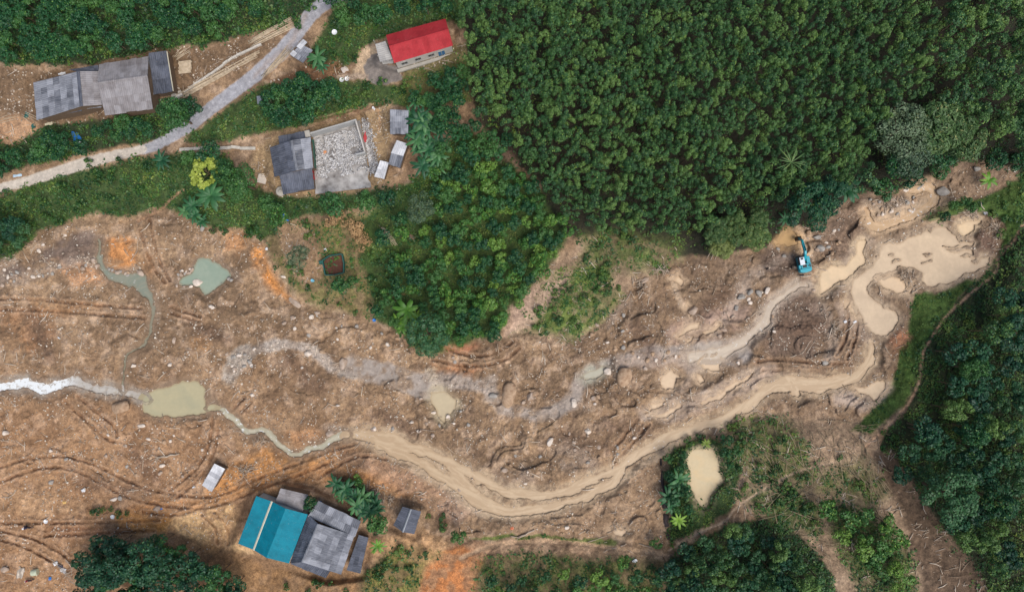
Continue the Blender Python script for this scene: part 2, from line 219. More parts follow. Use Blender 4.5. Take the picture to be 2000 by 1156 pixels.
# vehicle ruts: pairs of pressed furrows with raised rims
RUTS = [[(-60,922),(0,912),(45,898),(95,891),(135,893),(185,907),(235,932),(290,955),(350,966),(400,970),(440,962),(485,942),(540,920),(600,898),(650,878),(700,866)],
 [(-60,950),(0,940),(50,922),(100,912),(150,920),(200,945),(250,970),(310,985),(380,992),(425,986),(480,966),(540,944),(600,920),(650,900)],
 [(330,957),(372,926),(400,890),(411,850),(415,812)], [(345,972),(392,932),(417,885),(426,840)], [(-30,1022),(60,1021),(200,1020),(310,1016)], [(88,1046),(200,1041),(300,1037)], [(-30,1030),(60,1050),(120,1080),(150,1110)], [(-30,1048),(40,1064),(100,1095)],
 [(-30,586),(50,583),(150,592),(275,603)], [(-30,604),(100,607),(200,615),(285,621)], [(128,784),(160,815),(200,850),(222,862)], [(152,774),(190,805),(222,832),(230,852)],
 [(1478,706),(1530,703),(1600,709),(1662,711)], [(1490,724),(1560,725),(1620,729),(1662,722)], [(1194,882),(1246,818)], [(1214,892),(1268,828)], [(292,430),(302,480),(316,520),(332,548)], [(274,450),(286,490),(305,530),(322,552)],
 [(872,680),(910,693),(950,694),(985,680),(1003,664)], [(845,702),(900,713),(950,713),(990,700),(1014,680)], [(1655,590),(1655,650),(1635,692)], [(1677,600),(1671,660),(1655,702)], [(455,800),(478,775)], [(470,806),(490,785)], [(335,600),(390,618)], [(335,612),(390,628)],
 [(620,935),(700,890),(790,905)], [(395,1005),(420,1030),(425,1060)], [(420,1000),(445,1030),(445,1062)], [(600,240),(680,222),(760,200)], [(280,1000),(350,1005),(400,985)], [(610,860),(590,900)], [(1570,545),(1630,560)], [(1575,525),(1640,545)]]
for P in RUTS:
    s_, d = line(P, 0, 20, 2); bk = .7+.5*ss(.36, .6, fbm(U[s_]/14, V[s_]/14, 3, 85)); k = np.exp(-(d/2.4)**2)*bk; r = np.exp(-((np.abs(d)-5.5)/2.4)**2)*bk; Z[s_] += .14*r-.32*k
    paint((s_, k), lin(122,92,70), .55); paint((s_, r), lin(182,150,122), .35)
# low scarps: cut banks at the edges of terraces (px line, drop on its right hand side)
def scarp(P, drop, w=26):
    P = smooth(P, 3); s_ = box(P, 70); x, y = UW[s_], VW[s_]; best = np.full(x.shape, 1e6, np.float32); side = np.zeros_like(best)
    for a, b in zip(P, P[1:]):
        d = segd(x, y, a, b); sg = np.sign((b[0]-a[0])*(y-a[1])-(b[1]-a[1])*(x-a[0])); q = d < best; best = np.where(q, d, best); side = np.where(q, sg, side)
    e0 = np.hypot(x-P[0][0], y-P[0][1]); e1 = np.hypot(x-P[-1][0], y-P[-1][1]); fd = ss(0, 45, e0)*ss(0, 45, e1); sg_ = best*side; Z[s_] += drop*.8*fd*ss(60, 8, -sg_)*ss(5, -4, sg_)
    return s_, best
for P, dr in (([(200,800),(260,690),(300,560)], .5), ([(340,560),(420,620),(560,640),(700,668),(800,700),(900,730)], .9), ([(500,480),(540,560),(600,605)], .8), ([(560,1000),(440,990),(300,1000),(100,1010),(-60,1020)], -.1),
              ([(400,830),(450,790),(520,700),(600,660)], .5), ([(1240,590),(1215,640),(1200,690)], .9), ([(1100,830),(1180,800),(1260,830),(1240,880)], .6), ([(1480,690),(1540,560),(1600,560)], .6), ([(1300,880),(1220,930),(1120,980),(1000,1005)], .5),
              ([(700,760),(800,800),(860,860),(960,930),(1060,950)], .6), ([(60,500),(120,460),(200,440)], .8), ([(1290,640),(1300,560),(1340,540)], .7)):
    scarp(P, dr)
# ---------------------------------------------------------------- water bodies (name, outline or course, colour, colour 2, foam)
GAL = dict(
 river=dict(lines=[[(676,850,18),(715,852,26),(760,862,30),(810,878,26),(855,893,22),(893,912,24),(925,934,30),(965,952,24),(1010,962,20),(1060,966,20),(1110,957,20),(1150,942,20),(1195,922,22),(1238,896,24),(1275,874,24),(1312,854,24),(1352,838,22),(1400,826,24),(1440,806,24),(1470,780,24),(1502,760,24),(1545,750,30),(1600,755,32),(1640,748,28),(1672,735,24),(1692,716,20),(1704,695,14),(1706,674,9)],
               [(740,872,18),(790,890,16),(835,912,18),(875,938,24),(915,965,34),(955,988,30),(1000,998,24),(1050,992,20),(1100,982,20),(1150,966,20),(1195,944,18),(1215,918,18)], [(880,915,20),(930,955,34)], [(1545,745,18),(1560,775,12)]],
            polys=[], holes=[[(925,948),(945,948),(990,968),(1040,975),(1030,982),(985,978),(940,966)], [(1060,976),(1110,968),(1150,952),(1160,956),(1110,976),(1065,982)], [(905,925),(925,938),(935,950),(918,942)], [(845,905),(870,915),(885,925),(868,924)], [(1170,935),(1195,925),(1190,935),(1172,944)]],
            c=lin(192,168,138), c2=lin(180,154,124), label='muddy tan river braiding across the brown flood plain', foam=.12),
 pool=dict(lines=[], polys=[[(1718,477),(1759,472),(1780,462),(1806,450),(1818,457),(1824,447),(1845,442),(1863,459),(1871,472),(1903,472),(1903,476),(1848,483),(1845,487),(1903,485),(1903,494),(1870,500),(1915,502),(1932,499),(1925,516),(1905,530),(1874,543),(1848,556),(1811,562),(1798,551),(1799,534),(1789,526),(1772,520),(1757,520),(1715,544),(1702,555),(1696,568),(1705,584),(1725,602),(1746,607),(1757,626),(1751,641),(1736,654),(1715,654),(1690,640),(1681,620),(1674,612),(1668,592),(1663,571),(1666,547),(1682,534),(1705,521),(1715,500)]],
            holes=[[(1800,500),(1815,494),(1822,498),(1808,505)], [(1738,512),(1758,505),(1760,511),(1740,518)], [(1730,498),(1744,495),(1745,502),(1732,504)], [(1795,514),(1820,508),(1822,512),(1798,518)], [(1840,478),(1872,474),(1875,478),(1838,482)], [(1850,487),(1900,481),(1900,485),(1855,492)], [(1900,508),(1910,500),(1915,508),(1903,514)]], c=lin(192,170,144), c2=lin(214,190,160), label='broad pale muddy pool with ruts running through it', foam=0),
 floodwater=dict(lines=[], polys=[[(1866,438),(1889,430),(1915,428),(1912,434),(1901,437),(1900,449),(1884,462),(1874,459),(1866,449)]], holes=[], c=lin(208,184,152), c2=lin(226,198,160), label='small beige pool beside the driftwood at the flood edge', foam=0),
 puddle=dict(lines=[], polys=[[(1604,534),(1625,519),(1645,522),(1656,520),(1668,500),(1676,472),(1692,467),(1693,475),(1682,495),(1687,511),(1669,529),(1658,540),(1638,550),(1622,566),(1604,573),(1600,555)]], holes=[], c=lin(206,182,150), c2=lin(222,194,158), label='pale beige puddle right of the excavator', foam=0),
 puddle_=dict(lines=[], polys=[[(1715,547),(1741,535),(1757,540),(1770,560),(1786,556),(1779,572),(1765,566),(1755,572),(1739,566),(1726,563)]], holes=[], c=lin(206,180,150), c2=lin(218,190,156), label='beige puddle below the broad pool beside the twig island', foam=0),
 puddle__=dict(lines=[], polys=[[(1520,474),(1526,460),(1537,452),(1548,455),(1559,464),(1560,471),(1546,474)]], holes=[], c=lin(196,160,112), c2=lin(186,150,106), label='ochre puddle at the reach of the excavator bucket', foam=0),
 stream=dict(lines=[[(1692,412,12),(1708,440,16),(1745,436,14),(1780,422,16),(1812,408,14),(1824,386,14),(1812,366,16),(1780,374,10)]], polys=[], holes=[], c=lin(206,176,142), c2=lin(190,160,126), label='rocky muddy stream coming down below the big grey tree', foam=.25),
 stream_=dict(lines=[[(1350,700,18),(1400,690,20),(1432,680,18),(1462,660,18),(1486,634,16),(1502,604,14),(1522,580,12),(1552,562,10),(1575,556,8)]], polys=[], holes=[], c=lin(184,168,150), c2=lin(196,180,160), label='grey muddy stream flowing from beside the excavator', foam=.1),
 pond=dict(lines=[], polys=[[(276,780),(285,768),(305,759),(345,749),(385,745),(397,753),(400,772),(404,788),(425,794),(420,804),(395,808),(340,812),(300,809),(280,800)]], holes=[], c=lin(176,166,134), c2=lin(166,160,132), label='olive green pond with a stream running in and out', foam=0),
 stream__=dict(lines=[[(415,798,14),(438,803,12),(456,814,11),(471,830,10),(488,843,11),(510,841,10),(530,851,12),(549,870,11),(567,885,10),(582,888,9),(605,880,10),(640,862,11),(672,850,14)]], polys=[], holes=[], c=lin(170,166,146), c2=lin(188,180,158), label='greenish stream from the olive pond to the river', foam=.3),
 stream___=dict(lines=[[(-60,770,14),(0,761,12),(30,752,16),(62,752,18),(86,762,18),(112,750,15),(136,744,13),(162,751,14),(195,759,13),(230,766,14),(262,773,12),(282,778,12)]], polys=[], holes=[], c=lin(158,148,136), c2=lin(174,164,150), label='rushing stream at the left edge with white foam', foam=1.),
 pond_=dict(lines=[[(194,468,2),(194,485,3),(198,505,6)], [(284,574,9),(297,590,6),(301,610,5),(298,635,4.5),(290,655,4),(280,675,3.5),(262,688,3),(248,700,3),(240,718,3),(236,742,3),(240,764,4)]], polys=[[(193,500),(203,498),(206,520),(226,529),(250,534),(284,540),(288,560),(291,578),(280,580),(265,560),(240,553),(210,541),(196,525)]], holes=[], c=lin(128,134,120), c2=lin(140,140,124), label='murky grey green pool with a thin stream leaving it', foam=.05),
 pond__=dict(lines=[], polys=[[(393,505),(407,505),(425,514),(445,530),(453,538),(430,555),(415,570),(400,579),(387,560),(370,557),(352,556),(352,550),(375,530),(386,516)]], holes=[], c=lin(138,152,136), c2=lin(154,164,146), label='pale turquoise pond holding one big white boulder', foam=0),
 pond___=dict(lines=[], polys=[[(1347,884),(1372,877),(1395,882),(1403,905),(1411,930),(1415,942),(1398,955),(1386,972),(1382,988),(1369,988),(1360,972),(1351,951),(1348,923),(1345,900)]], holes=[], c=lin(196,178,144), c2=lin(204,180,140), label='cream coloured fish pond ringed by green bushes', foam=0),
 puddle___=dict(lines=[], polys=[[(845,768),(868,764),(893,778),(891,796),(876,808),(866,826),(858,815),(850,795)]], holes=[], c=lin(190,174,144), c2=lin(180,164,138), label='beige pool at the end of the grey mud flat', foam=0),
 puddle____=dict(lines=[], polys=[[(1130,741),(1150,725),(1175,715),(1186,720),(1172,734),(1146,744)]], holes=[], c=lin(166,164,146), c2=lin(176,170,152), label='small grey green pool above the flat brown boulder', foam=0),
 flood_puddles=dict(lines=[], polys=[[(1368,712),(1383,699),(1399,695),(1406,704),(1406,718),(1392,721),(1380,718)], [(1359,733),(1372,732),(1379,742),(1370,749),(1362,741)], [(1298,727),(1309,721),(1328,744),(1318,743),(1313,763),(1295,761),(1291,746)], [(1320,659),(1345,632),(1363,626),(1365,640),(1346,650)], [(1374,650),(1408,632),(1408,640),(1380,656)], [(1340,668),(1356,659),(1352,668),(1342,674)],
   [(1254,804),(1275,788),(1302,781),(1298,790),(1272,797)], [(1280,810),(1330,793),(1332,799),(1286,815)], [(1368,784),(1410,765),(1440,745),(1470,727),(1462,739),(1420,769),(1376,789)], [(1308,548),(1325,542),(1335,550),(1332,562),(1318,555)], [(1340,600),(1348,612),(1344,616),(1336,606)], [(1668,755),(1690,757),(1722,744),(1731,750),(1726,768),(1710,786),(1700,774),(1684,768)], [(1653,590),(1660,590),(1658,606),(1651,606)], [(1665,597),(1671,600),(1670,622),(1662,612)], [(1195,1030),(1222,1036),(1216,1048),(1200,1042)]],
   holes=[], c=lin(200,174,144), c2=lin(216,190,158), label='scattered beige puddles left lying on the flood mud', foam=0))
WATER = []
LV = {'pond___': 1.2}
for k, g in GAL.items():
    if k == 'river': g['lines'] = [[(q[0], q[1], q[2]*.84) for q in l] for l in g['lines']]
    allp = [(p, pm(p, 1.8, 20)) for p in g['polys']]+[(l, lm(l, 0, 1.8)) for l in g['lines']]
    M = np.zeros(U.shape, np.float32)
    for _, m in allp: M[m[0]] = np.maximum(M[m[0]], m[1])
    for h in g['holes']: m = pm(h, 2, 14); M[m[0]] *= 1-m[1]
    lev = LV.get(k, -.12)-.004*len(WATER); jj, ii = np.where(M > .02); j0, j1, i0, i1 = max(jj.min()-22, 0), jj.max()+23, max(ii.min()-22, 0), ii.max()+23
    sl_ = (slice(j0, j1), slice(i0, i1)); m_ = M[sl_]
    wide = m_.copy()
    for _ in range(5):
        q = wide.copy(); q[1:] = np.maximum(q[1:], wide[:-1]); q[:-1] = np.maximum(q[:-1], wide[1:]); q[:, 1:] = np.maximum(q[:, 1:], wide[:, :-1]); q[:, :-1] = np.maximum(q[:, :-1], wide[:, 1:]); wide = q
    soft = wide.copy()
    for _ in range(4): soft = (soft+np.roll(soft, 1, 0)+np.roll(soft, -1, 0)+np.roll(soft, 1, 1)+np.roll(soft, -1, 1))/5
    sf2 = wide.copy()
    for q_ in range(14):
        q = sf2.copy(); q[1:] = np.maximum(q[1:], sf2[:-1]-.11); q[:-1] = np.maximum(q[:-1], sf2[1:]-.11); q[:, 1:] = np.maximum(q[:, 1:], sf2[:, :-1]-.11); q[:, :-1] = np.maximum(q[:, :-1], sf2[:, 1:]-.11); sf2 = q
    for q_ in range(10): sf2 = (sf2*2+np.roll(sf2, 1, 0)+np.roll(sf2, -1, 0)+np.roll(sf2, 1, 1)+np.roll(sf2, -1, 1))/6
    sf2 = np.clip(sf2*(.6+.8*n2[sl_][..., 0]), 0, 1)
    inn = m_.copy()
    for q_ in range(12): inn = (inn*2+np.roll(inn, 1, 0)+np.roll(inn, -1, 0)+np.roll(inn, 1, 1)+np.roll(inn, -1, 1))/6
    zz = Z[sl_]
    if k != 'pond___': zz = np.where(sf2 > .01, zz*(1-.85*sf2)+.85*sf2*(lev+.07+.10*(fine[sl_]-.5)), zz)
    else: zz = zz*(1-soft)+soft*(lev+.25)
    zz = np.where(wide > .02, np.maximum(zz, lev+.02+.05*fine[sl_]), zz)
    Z[sl_] = zz*(1-ss(.3, .8, m_))+ss(.3, .8, m_)*(lev-.3)
    bl = (np.clip(sf2, 0, 1)**1.3*(.45+.75*ss(.35, .65, n2[sl_][..., 0]*.6+n3[sl_][..., 0]*.4)))[..., None]; bl = np.clip(bl*.75, 0, .8); mudc = np.array(g['c'])*(.86 if k not in ('pond', 'pond_', 'pond__', 'stream__') else .0)+np.array(lin(128,108,88))*(0 if k not in ('pond', 'pond_', 'pond__', 'stream__') else 1.)
    C[sl_] = C[sl_]*(1-bl)+mudc*bl; Wt[sl_] = np.maximum(Wt[sl_], sf2*.8); SM[sl_] = np.maximum(SM[sl_], sf2*.4)
    k3 = (ss(.25, .8, m_))[..., None]; C[sl_] = C[sl_]*(1-k3)+np.array(g['c'])*.8*k3
    for F_ in (Gd, Ud, St, Tw): F_[sl_] *= 1-np.clip(m_*3, 0, 1)
    WATER.append((k, g, lev, sl_, wide, inn))

# flat pads where buildings stand
PADS = {}
def pad(key, P, z=None, e=16):
    s_, d = poly(P, 30, 0); k = ss(e, 2, d)
    z = float(Z[s_][d < 0].mean()) if z is None else z
    Z[s_] = Z[s_]*(1-k)+z*k; PADS[key] = z; Gd[s_] *= ss(-3, 5, d); Ud[s_] *= ss(-3, 5, d)
    St[s_] *= ss(-3, 5, d); Tw[s_] *= ss(-3, 5, d)
for a in (('red', [(735,85),(755,75),(880,40),(888,95),(775,130),(742,122)]), ('west', [(62,162),(190,128),(200,205),(72,240)], None), ('grey', [(190,120),(330,98),(340,182),(205,228)]),
          ('ruin', [(530,275),(610,250),(702,230),(728,325),(728,370),(615,382),(552,380),(530,340)]), ('s1', [(760,212),(800,214),(798,264),(760,264)]), ('s2', [(775,272),(798,280),(782,332),(755,322)]), ('s3', [(742,312),(760,317),(751,352),(730,346)]),
          ('teal', [(500,962),(550,950),(610,965),(706,1015),(722,1050),(704,1122),(640,1130),(560,1105),(462,1062)]), ('s4', [(786,987),(823,998),(809,1044),(767,1026)]), ('s5', [(419,903),(441,915),(415,961),(393,947)]), ('s6', [(592,75),(612,98),(593,125),(564,108)])): pad(*a)

# ---------------------------------------------------------------- sampling and mapping
def samp(F_, u, v):
    u = np.asarray(u, float); v = np.asarray(v, float)
    i = np.clip(np.searchsorted(GU, u)-1, 0, len(GU)-2); j = np.clip(np.searchsorted(GV, v)-1, 0, len(GV)-2)
    fu = np.clip((u-GU[i])/(GU[i+1]-GU[i]), 0, 1); fv = np.clip((v-GV[j])/(GV[j+1]-GV[j]), 0, 1)
    return F_[j, i]*(1-fu)*(1-fv)+F_[j, i+1]*fu*(1-fv)+F_[j+1, i]*(1-fu)*fv+F_[j+1, i+1]*fu*fv
def wz(u, v, z):            # the point at height z on the sight line of photo pixel (u, v)
    k = S*(1-z/HC); return ((u-1000)*k, (578-v)*k, z)
def P3(u, v, dz=0.): z = float(samp(Z, u, v)); return Vector(wz(u, v, z+dz))
def under(u, v, dz):        # ground point below a thing whose middle (dz above the ground) shows at (u, v)
    z = float(samp(Z, u, v))
    for _ in range(3):
        k = (1-(z+dz)/HC)/(1-z/HC); z = float(samp(Z, 1000+(u-1000)*k, 578+(v-578)*k))
    x, y, _ = wz(u, v, z+dz); return Vector((x, y, z))

# ---------------------------------------------------------------- materials
def newmat(n):
    m = bpy.data.materials.new(n); m.use_nodes = True; return m, m.node_tree, m.node_tree.nodes['Principled BSDF']
def nd(t, typ, **kw):
    n = t.nodes.new(typ)
    for k, v in kw.items():
        if k in n.inputs.keys(): n.inputs[k].default_value = v
        else: setattr(n, k, v)
    return n
def mixc(t, f, a, b, bt='MIX'):
    n = t.nodes.new('ShaderNodeMix'); n.data_type = 'RGBA'; n.blend_type = bt
    for i, x in ((0, f), (6, a), (7, b)):
        if hasattr(x, 'is_output'): t.links.new(x, n.inputs[i])
        else: n.inputs[i].default_value = (tuple(x)+(1,))[:4] if i else x
    return n.outputs[2]
def ramp(t, x, a, b, lo=0., hi=1.):
    n = nd(t, 'ShaderNodeMapRange'); t.links.new(x, n.inputs[0]); n.inputs[1].default_value = a; n.inputs[2].default_value = b; n.inputs[3].default_value = lo; n.inputs[4].default_value = hi; return n.outputs[0]
def noise(t, sc, det=4, vec=None, rough=.55):
    n = nd(t, 'ShaderNodeTexNoise', Scale=sc, Detail=det, Roughness=rough)
    if vec is None: vec = nd(t, 'ShaderNodeNewGeometry').outputs['Position']
    t.links.new(vec, n.inputs['Vector']); return n.outputs['Fac']
def attr(t, a): return nd(t, 'ShaderNodeAttribute', attribute_name=a)
def bump(t, b, h, st=.5, d=.05):
    n = nd(t, 'ShaderNodeBump', Strength=st, Distance=d); t.links.new(h, n.inputs['Height']); t.links.new(n.outputs[0], b.inputs['Normal'])
def plain(n, c, rough=.7, metal=0., var=.2, sc=2., c2=None):
    m, t, b = newmat(n); f = noise(t, sc, 5); c2 = c2 or tuple(x*(1-var) for x in c)
    t.links.new(mixc(t, ramp(t, f, .3, .7), c, c2), b.inputs['Base Color']); b.inputs['Roughness'].default_value = rough; b.inputs['Metallic'].default_value = metal
    bump(t, b, noise(t, sc*6, 3), .3, .02); return m
def m_ground():
    m, t, b = newmat('ground'); col = attr(t, 'Col').outputs['Color']; wet = attr(t, 'wet').outputs['Fac']
    f1 = noise(t, 1.1, 6, rough=.7); f2 = noise(t, 5., 5, rough=.7); f3 = noise(t, .25, 4)
    calm = attr(t, 'calm').outputs['Fac']
    c = mixc(t, 1., col, mixc(t, ramp(t, f1, .33, .67), (.60,.59,.60), (1.36,1.35,1.33)), 'MULTIPLY')
    c = mixc(t, 1., c, mixc(t, ramp(t, f2, .35, .65), (.68,.67,.66), (1.32,1.32,1.32)), 'MULTIPLY')
    c = mixc(t, 1., c, mixc(t, ramp(t, f3, .35, .65), (.9,.87,.84), (1.1,1.1,1.1)), 'MULTIPLY')
    c = mixc(t, calm, c, col)
    vo = nd(t, 'ShaderNodeTexVoronoi', Scale=1.5); t.links.new(nd(t, 'ShaderNodeNewGeometry').outputs['Position'], vo.inputs['Vector']); sp = ramp(t, vo.outputs['Distance'], .16, .10, 0, 1); sm = nd(t, 'ShaderNodeMath', operation='MULTIPLY'); t.links.new(sp, sm.inputs[0]); t.links.new(ramp(t, noise(t, .4, 3), .48, .6), sm.inputs[1])
    c = mixc(t, sm.outputs[0], c, mixc(t, 1., c, (1.55,1.5,1.45), 'MULTIPLY'))
    t.links.new(c, b.inputs['Base Color']); t.links.new(ramp(t, wet, 0, 1, .92, .55), b.inputs['Roughness']); b.inputs['Specular IOR Level'].default_value = .3
    bump(t, b, f1, .9, .22); return m
def m_leaf(n, ca, cb, cc, rough=.5):
    m, t, b = newmat(n); v = attr(t, 'v').outputs['Fac']; tr = attr(t, 'tree').outputs['Fac']; oi = nd(t, 'ShaderNodeObjectInfo').outputs['Random']
    a = nd(t, 'ShaderNodeMath', operation='ADD'); t.links.new(tr, a.inputs[0]); t.links.new(oi, a.inputs[1])
    fr = nd(t, 'ShaderNodeMath', operation='FRACT'); t.links.new(a.outputs[0], fr.inputs[0])
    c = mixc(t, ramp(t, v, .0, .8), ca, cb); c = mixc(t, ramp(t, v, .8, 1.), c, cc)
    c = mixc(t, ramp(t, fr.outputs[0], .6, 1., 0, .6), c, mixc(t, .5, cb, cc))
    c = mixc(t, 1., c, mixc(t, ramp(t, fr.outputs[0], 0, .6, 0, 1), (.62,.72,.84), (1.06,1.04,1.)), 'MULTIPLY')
    t.links.new(c, b.inputs['Base Color']); b.inputs['Roughness'].default_value = rough; b.inputs['Specular IOR Level'].default_value = .35
    return m
def m_sheet(n, ca, cb, cc, rough=.75, corr=.9, metal=0., dirt=.55):
    m, t, b = newmat(n); v = attr(t, 'v').outputs['Fac']; uv = nd(t, 'ShaderNodeUVMap', uv_map='UVMap').outputs[0]
    mp = nd(t, 'ShaderNodeMapping'); mp.inputs['Scale'].default_value = (6, .5, 1); t.links.new(uv, mp.inputs[0]); st = noise(t, 1., 5, mp.outputs[0], .7); f = noise(t, .7, 5)
    c = mixc(t, ramp(t, v, .15, .85), ca, cb); c = mixc(t, ramp(t, st, .42, .72, 0, .5), c, cc); c = mixc(t, ramp(t, f, .45, .7, 0, dirt), c, tuple(x*.6 for x in ca)); c = mixc(t, ramp(t, noise(t, 2.5, 6, rough=.75), .60, .72, 0, dirt), c, lin(150,132,112))
    t.links.new(c, b.inputs['Base Color']); b.inputs['Roughness'].default_value = rough; b.inputs['Metallic'].default_value = metal; b.inputs['Specular IOR Level'].default_value = .22
    w = nd(t, 'ShaderNodeTexWave', Scale=corr); t.links.new(uv, w.inputs[0]); bump(t, b, w.outputs['Fac'], .5, .06); return m
def m_water(n, ca, cb, foam):
    m, t, b = newmat(n); d = attr(t, 'flow'); f = noise(t, .35, 5); g = noise(t, 1.6, 6, rough=.7)
    f = attr(t, 'streak').outputs['Fac']; c = mixc(t, ramp(t, f, .36, .62), tuple(x*1.03 for x in ca), cb); c = mixc(t, ramp(t, g, .35, .65, 0, .25), c, tuple(x*.8 for x in ca))
    c = mixc(t, ramp(t, attr(t, 'shore').outputs['Fac'], 0, 1, 0, .7), c, tuple(x*.5+y*.36 for x, y in zip(ca, lin(160,132,104))))
    if foam:
        k = ramp(t, noise(t, 1.3, 7, rough=.75), .62-.22*foam, .70-.2*foam); a = attr(t, 'foam').outputs['Fac']; q = nd(t, 'ShaderNodeMath', operation='MULTIPLY'); t.links.new(k, q.inputs[0]); t.links.new(a, q.inputs[1])
        c = mixc(t, q.outputs[0], c, (.72,.74,.74))
    t.links.new(c, b.inputs['Base Color']); b.inputs['Roughness'].default_value = .27; b.inputs['Specular IOR Level'].default_value = .12; bump(t, b, noise(t, 2.2, 4), .5 if foam else .12, .06); return m

# ---------------------------------------------------------------- mesh helpers
def tag(o, label=None, cat=None, group=None, kind=None):
    for k, v in (('label', label), ('category', cat), ('group', group), ('kind', kind)):
        if v: o[k] = v
    return o
def thing(name, loc, label, cat, group=None):
    o = bpy.data.objects.new(name, None); COL.objects.link(o); o.location = loc; o.empty_display_size = .5
    return tag(o, label, cat, group)
def npmesh(name, Vv, F, mat, fattr=None, vattr=None, uv=None, smooth=False):
    """Vv (n,3); F (m,k) faces of equal size; fattr / vattr: dict name -> values"""
    Vv = np.asarray(Vv, np.float32); F = np.asarray(F, np.int32); me = bpy.data.meshes.new(name)
    me.vertices.add(len(Vv)); me.vertices.foreach_set('co', Vv.ravel()); k = F.shape[1]
    me.loops.add(F.size); me.loops.foreach_set('vertex_index', F.ravel()); me.polygons.add(len(F))
    me.polygons.foreach_set('loop_start', np.arange(0, F.size, k, dtype=np.int32)); me.polygons.foreach_set('loop_total', np.full(len(F), k, np.int32))
    if smooth: me.polygons.foreach_set('use_smooth', np.ones(len(F), bool))
    for dom, D in (('FACE', fattr), ('POINT', vattr)):
        for n, a in (D or {}).items():
            a = np.asarray(a, np.float32)
            if a.ndim == 2: at = me.color_attributes.new(n, 'FLOAT_COLOR', dom); at.data.foreach_set('color', np.concatenate([a, np.ones((len(a), 1), np.float32)], 1).ravel())
            else: at = me.attributes.new(n, 'FLOAT', dom); at.data.foreach_set('value', a)
    if uv is not None:
        l = me.uv_layers.new(name='UVMap'); l.data.foreach_set('uv', np.asarray(uv, np.float32)[F.ravel()].ravel())
    me.update(calc_edges=True); me.validate(); me.materials.append(mat); return me
def link(name, me, parent=None, loc=None):
    o = bpy.data.objects.new(name, me); COL.objects.link(o)
    if parent: o.parent = parent
    if loc is not None: o.location = loc
    return o
class MB:
    """collects shapes in world coordinates into ONE mesh object"""
    def __init__(s): s.v = []; s.f = []; s.at = []; s.uv = []
    def add(s, vs, fs, a=0.5, uv=None):
        n = len(s.v); s.v += [tuple(v) for v in vs]; s.f += [[i+n for i in f] for f in fs]; s.at += [a]*len(fs); s.uv += list(uv) if uv else [(v[0], v[1]) for v in vs]; return s
    def hexa(s, b, t, a=.5, uv=None):
        return s.add(list(b)+list(t), [(3,2,1,0),(4,5,6,7),(0,1,5,4),(1,2,6,5),(2,3,7,6),(3,0,4,7)], a, uv)
    def boxm(s, M, sx, sy, sz, a=.5, tap=1.):
        c = [(-sx/2,-sy/2),(sx/2,-sy/2),(sx/2,sy/2),(-sx/2,sy/2)]
        return s.hexa([M @ Vector((x, y, -sz/2)) for x, y in c], [M @ Vector((x*tap, y*tap, sz/2)) for x, y in c], a)
    def tube(s, pts, r, n=6, a=.5, r2=None):
        pts = [Vector(p) for p in pts]; R = []; m = len(pts); vs = []
        for i, p in enumerate(pts):
            d = (pts[min(i+1, m-1)]-pts[max(i-1, 0)]).normalized(); q = d.orthogonal().normalized(); w = d.cross(q); rr = r if r2 is None else r+(r2-r)*i/(m-1)
            if callable(r): rr = r(i/(m-1))
            vs += [p+(q*math.cos(2*math.pi*k/n)+w*math.sin(2*math.pi*k/n))*rr for k in range(n)]
        fs = [(i*n+k, i*n+(k+1) % n, (i+1)*n+(k+1) % n, (i+1)*n+k) for i in range(m-1) for k in range(n)]+[tuple(range(n))[::-1], tuple((m-1)*n+k for k in range(n))]
        return s.add(vs, fs, a)
    def build(s, name, mat, parent=None, smooth=False, bevel=0):
        off = parent.matrix_basis.translation if parent is not None and parent.parent is None else Vector((0, 0, 0))
        if parent is not None and parent.parent is not None: off = parent.parent.matrix_basis.translation
        org = off if parent is not None else (Vector(s.v[0]) if s.v else off)
        me = bpy.data.meshes.new(name); me.from_pydata([Vector(v)-org for v in s.v], [], s.f)
        a_ = me.attributes.new('v', 'FLOAT', 'FACE'); a_.data.foreach_set('value', np.array(s.at, np.float32))
        l = me.uv_layers.new(name='UVMap'); li = np.empty(len(me.loops), np.int32); me.loops.foreach_get('vertex_index', li); l.data.foreach_set('uv', np.array(s.uv, np.float32)[li].ravel())
        if smooth: me.polygons.foreach_set('use_smooth', np.ones(len(me.polygons), bool))
        me.materials.append(mat); o = link(name, me, parent)
        if parent is None: o.location = org
        if bevel:
            b = o.modifiers.new('bevel', 'BEVEL'); b.width = bevel; b.segments = 2; b.limit_method = 'ANGLE'
        return o
def copy_tree(o, parent=None):
    c = o.copy(); COL.objects.link(c)
    if parent: c.parent = parent
    for ch in list(o.children): copy_tree(ch, c)
    return c

